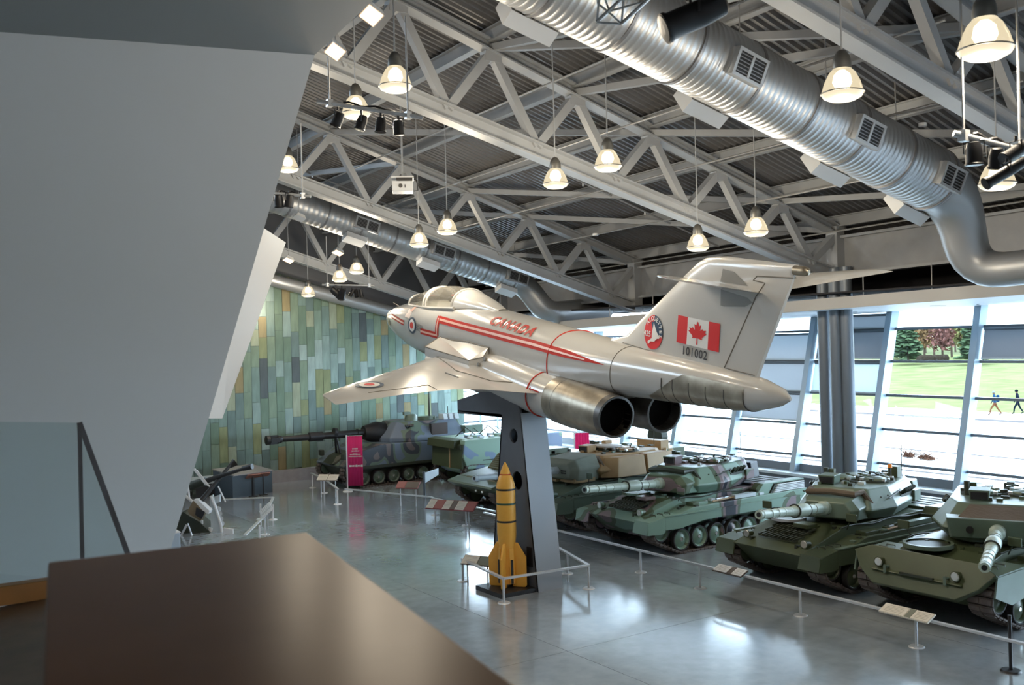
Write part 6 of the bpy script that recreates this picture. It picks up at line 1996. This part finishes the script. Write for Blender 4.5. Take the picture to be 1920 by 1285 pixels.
def tree_leafy(label, px, py, d, h, wd, m_, dens=420):
    p = at_d(px, py, d); p.z = ZL - .1
    t_ = thing('autumn_tree', label, 'tree', p, group='trees beyond the lawn')
    rr_ = random.Random(px * 3)
    b_ = MB()
    b_.rod([(0, 0, 0), (.1, .1, h * .3), (0, .2, h * .75)], [.16, .12, .04], 7)
    for k in range(9):
        a = k * 2.4
        z0 = h * (.22 + .05 * k)
        b_.rod([(.05, .05, z0), (math.cos(a) * wd * .4, math.sin(a) * wd * .4, z0 + h * .18), (math.cos(a) * wd * .75, math.sin(a) * wd * .75, z0 + h * .32)], [.07, .045, .015], 5)
    b_.build('branches', 'bark', t_)
    b_ = MB()
    for k in range(dens):
        u, v_, w_ = [rr_.gauss(0, .42) for _ in range(3)]
        c = V(u * wd, v_ * wd, h * .62 + w_ * h * .34)
        if c.z < h * .25: c.z = h * .3
        e1 = V(rr_.gauss(0, 1), rr_.gauss(0, 1), rr_.gauss(0, 1)).normalized() * .24
        e2 = e1.cross(V(rr_.random(), rr_.random(), 1)).normalized() * .2
        b_.add([c - e1, c + e2, c + e1, c - e2], [(0, 1, 2, 3)])
    f_ = b_.build('foliage', m_, t_)
    f_['kind'] = 'stuff'
yl = mat('leaf_yellow', (.15, .09, .045), .9, var=.2, spec=0.0)
rd = mat('leaf_red', (.13, .060, .05), .9, var=.2, spec=0.0)
gy = mat('leaf_grey', (.11, .085, .08), .9, var=.2, spec=0.0)
og = mat('leaf_olive', (.10, .095, .035), .9, var=.2, spec=0.0)
tree_conifer('dark green conifer at the left of the wide clear window', 1702, 680, 128, 7.2, 2.1)
tree_conifer('green conifer at the right of the wide clear window', 1822, 680, 121, 8.0, 1.8)
tree_conifer('conifer just left of the window post by the columns', 1688, 680, 142, 6.0, 1.8)
for i, (px, d, h, wd, m_, lb) in enumerate(((1734, 135, 5.4, 1.5, yl, 'pale orange leaved tree right of the left conifer'), (1752, 146, 8.4, 1.8, gy, 'tall bare greyish tree in the middle of the tree line'),
                                            (1768, 127, 4.6, 1.4, rd, 'small pinkish red tree in the middle of the tree line'), (1785, 138, 6.8, 1.6, gy, 'bare greyish tree right of the pinkish one'),
                                            (1804, 132, 5.2, 1.4, og, 'olive yellow tree beside the right conifer'), (1716, 152, 6.2, 1.7, og, 'low olive tree beside the left conifer'), (1736, 168, 10.0, 2.6, yl, 'tall pale orange tree at the back of the tree line'), (1792, 170, 10.4, 2.8, rd, 'tall reddish tree at the back of the tree line'))):
    tree_leafy(lb, px, 680, d, h, wd, m_, 800 if i != 1 else 420)
for i, (px0, px1) in enumerate(((1726, 1744), (1754, 1772))):
    a, c = at_d(px0, 675, 122), at_d(px1, 675, 122)
    a.z = c.z = 2.3
    hd_ = thing('distant_hedge', 'low dark %s hedge block under the tree line' % ('left' if i == 0 else 'right'), 'hedge', (a.x, a.y, 1.9))
    h_ = MB()
    for k in range(8):
        q = a.lerp(c, k / 7) - a
        h_.ball((q.x, q.y, .35), .5, 8, 6, (1, 1, .9 + .2 * (k % 2)))
    h_.build('foliage', mat('hedge_dark', (.018, .014, .010), .95, spec=0.0), hd_)
for i, (px, py) in enumerate(((1704, 857), (1732, 860), (1744, 862))):
    p = at_z(px, py)
    bs_ = thing('dry_shrub', ('bigger dry brown shrub', 'low dry brown shrub', 'smallest flat dry shrub')[i] + ' on the paving outside', 'shrub', p)
    rr_ = random.Random(i)
    b_ = MB()
    for k in range(60):
        a, e = rr_.random() * 6.28, rr_.random() * 1.3
        l_ = (.5, .38, .22)[i] * (.5 + rr_.random())
        b_.tube((rr_.gauss(0, .12), rr_.gauss(0, .12), 0), (l_ * math.cos(a) * math.cos(e), l_ * math.sin(a) * math.cos(e), l_ * math.sin(e) * .6 + .03), .02, .008, 4)
    o = b_.build('twigs', mat('dry_twig', (.06, .03, .02), .9, spec=0.0), bs_)
    o['kind'] = 'stuff'

# ---- two walkers
def person(label, px, py, h, facing, step, cols, hat=None, pack=None):
    p = at_z(px, py, -.03)
    pr_ = thing('person', label, 'person', p, facing)
    k = h / 1.75
    # skeleton: x = walking direction
    J = {'pel': (0, 0, .93), 'sp': (.02, 0, 1.18), 'ch': (.04, 0, 1.38), 'nk': (.05, 0, 1.50), 'hd': (.08, 0, 1.60), 'tp': (.08, 0, 1.72)}
    vs, es, rd_ = [], [], []
    def a(c, r):
        vs.append(tuple(q * k for q in c)); rd_.append(r * k); return len(vs) - 1
    pel = a(J['pel'], .15); sp_ = a(J['sp'], .15); ch = a(J['ch'], .17); nk = a(J['nk'], .065); hd = a(J['hd'], .095); tp = a(J['tp'], .07)
    es += [(pel, sp_), (sp_, ch), (ch, nk), (nk, hd), (hd, tp)]
    for sg, f in ((1, step), (-1, -step)):
        hip = a((.0, sg * .09, .88), .095); kn_ = a((f * .22 + .05, sg * .09, .49), .065); an = a((f * .36 - (.06 if f < 0 else 0), sg * .09, .09 + (.05 if f < 0 else 0)), .045); to = a((f * .36 + .13, sg * .1, .045 + (.0 if f > 0 else 0)), .04)
        es += [(pel, hip), (hip, kn_), (kn_, an), (an, to)]
        sh = a((.03, sg * .20, 1.42), .075); el = a((-f * .10, sg * .26, 1.14), .05); wr = a((-f * .12 + .10, sg * .25, .90), .038); hn = a((-f * .12 + .14, sg * .25, .82), .04)
        es += [(ch, sh), (sh, el), (el, wr), (wr, hn)]
    me = bpy.data.meshes.new('body')
    me.from_pydata(vs, es, [])
    o = bpy.data.objects.new('body', me)
    COL.objects.link(o)
    o.parent = pr_
    md = o.modifiers.new('skin', 'SKIN')
    for i_, r in enumerate(rd_):
        me.skin_vertices[0].data[i_].radius = (r, r)
        me.skin_vertices[0].data[i_].use_root = (i_ == 0)
    o.modifiers.new('sub', 'SUBSURF').levels = 1
    o.modifiers['sub'].render_levels = 1
    # colours by height
    mm = bpy.data.materials.new('clothes_' + cols[0]); mm.use_nodes = True
    t_ = mm.node_tree; b_ = t_.nodes['Principled BSDF']; b_.inputs['Roughness'].default_value = .8; b_.inputs['Specular IOR Level'].default_value = 0.0
    tc_ = t_.nodes.new('ShaderNodeTexCoord'); sx_ = t_.nodes.new('ShaderNodeSeparateXYZ'); rp_ = t_.nodes.new('ShaderNodeValToRGB')
    mr = t_.nodes.new('ShaderNodeMapRange'); mr.inputs['From Max'].default_value = 1.8 * k
    t_.links.new(tc_.outputs['Object'], sx_.inputs[0]); t_.links.new(sx_.outputs['Z'], mr.inputs['Value']); t_.links.new(mr.outputs[0], rp_.inputs['Fac'])
    rp_.color_ramp.interpolation = 'CONSTANT'
    e_ = rp_.color_ramp.elements
    e_[0].position = 0; e_[0].color = cols[1] + (1,)
    e_[1].position = .06; e_[1].color = cols[2] + (1,)
    for ps, c_ in ((.51, cols[3]), (.845, (.08, .045, .03))):
        q = e_.new(ps); q.color = c_ + (1,)
    t_.links.new(rp_.outputs['Color'], b_.inputs['Base Color'])
    me.materials.append(mm)
    MB().ball((.07 * k, 0, 1.68 * k), .115 * k, 12, 8, (1, .95, .75)).build('hat', hat, pr_, smooth=True)
    MB().tube((.07 * k, 0, 1.63 * k), (.07 * k, 0, 1.66 * k), .125 * k, .12 * k, 12).build('hat_brim', hat, pr_, smooth=True)
    if pack:
        MB().box((-.2 * k, 0, 1.22 * k), (.2 * k, .34 * k, .5 * k)).build('backpack', pack, pr_, bevel=.06)
wdir = math.atan2(0.85, -0.53)
person('walker in blue jacket and tan trousers with a pale hat and backpack', 1866, 779, 1.62, wdir, 1, ('blue', (.02, .013, .01), (.075, .03, .016), (.010, .028, .055)), mat('hat_pale', (.09, .10, .09), .8, spec=0.0), mat('pack_blue', (.006, .018, .045), .7, spec=0.0))
person('walker in dark navy clothes and dark cap near the right edge', 1909, 777, 1.64, wdir, .8, ('navy', (.004, .004, .005), (.004, .006, .011), (.006, .008, .015)), mat('hat_dark', (.004, .005, .009), .8, spec=0.0), None)
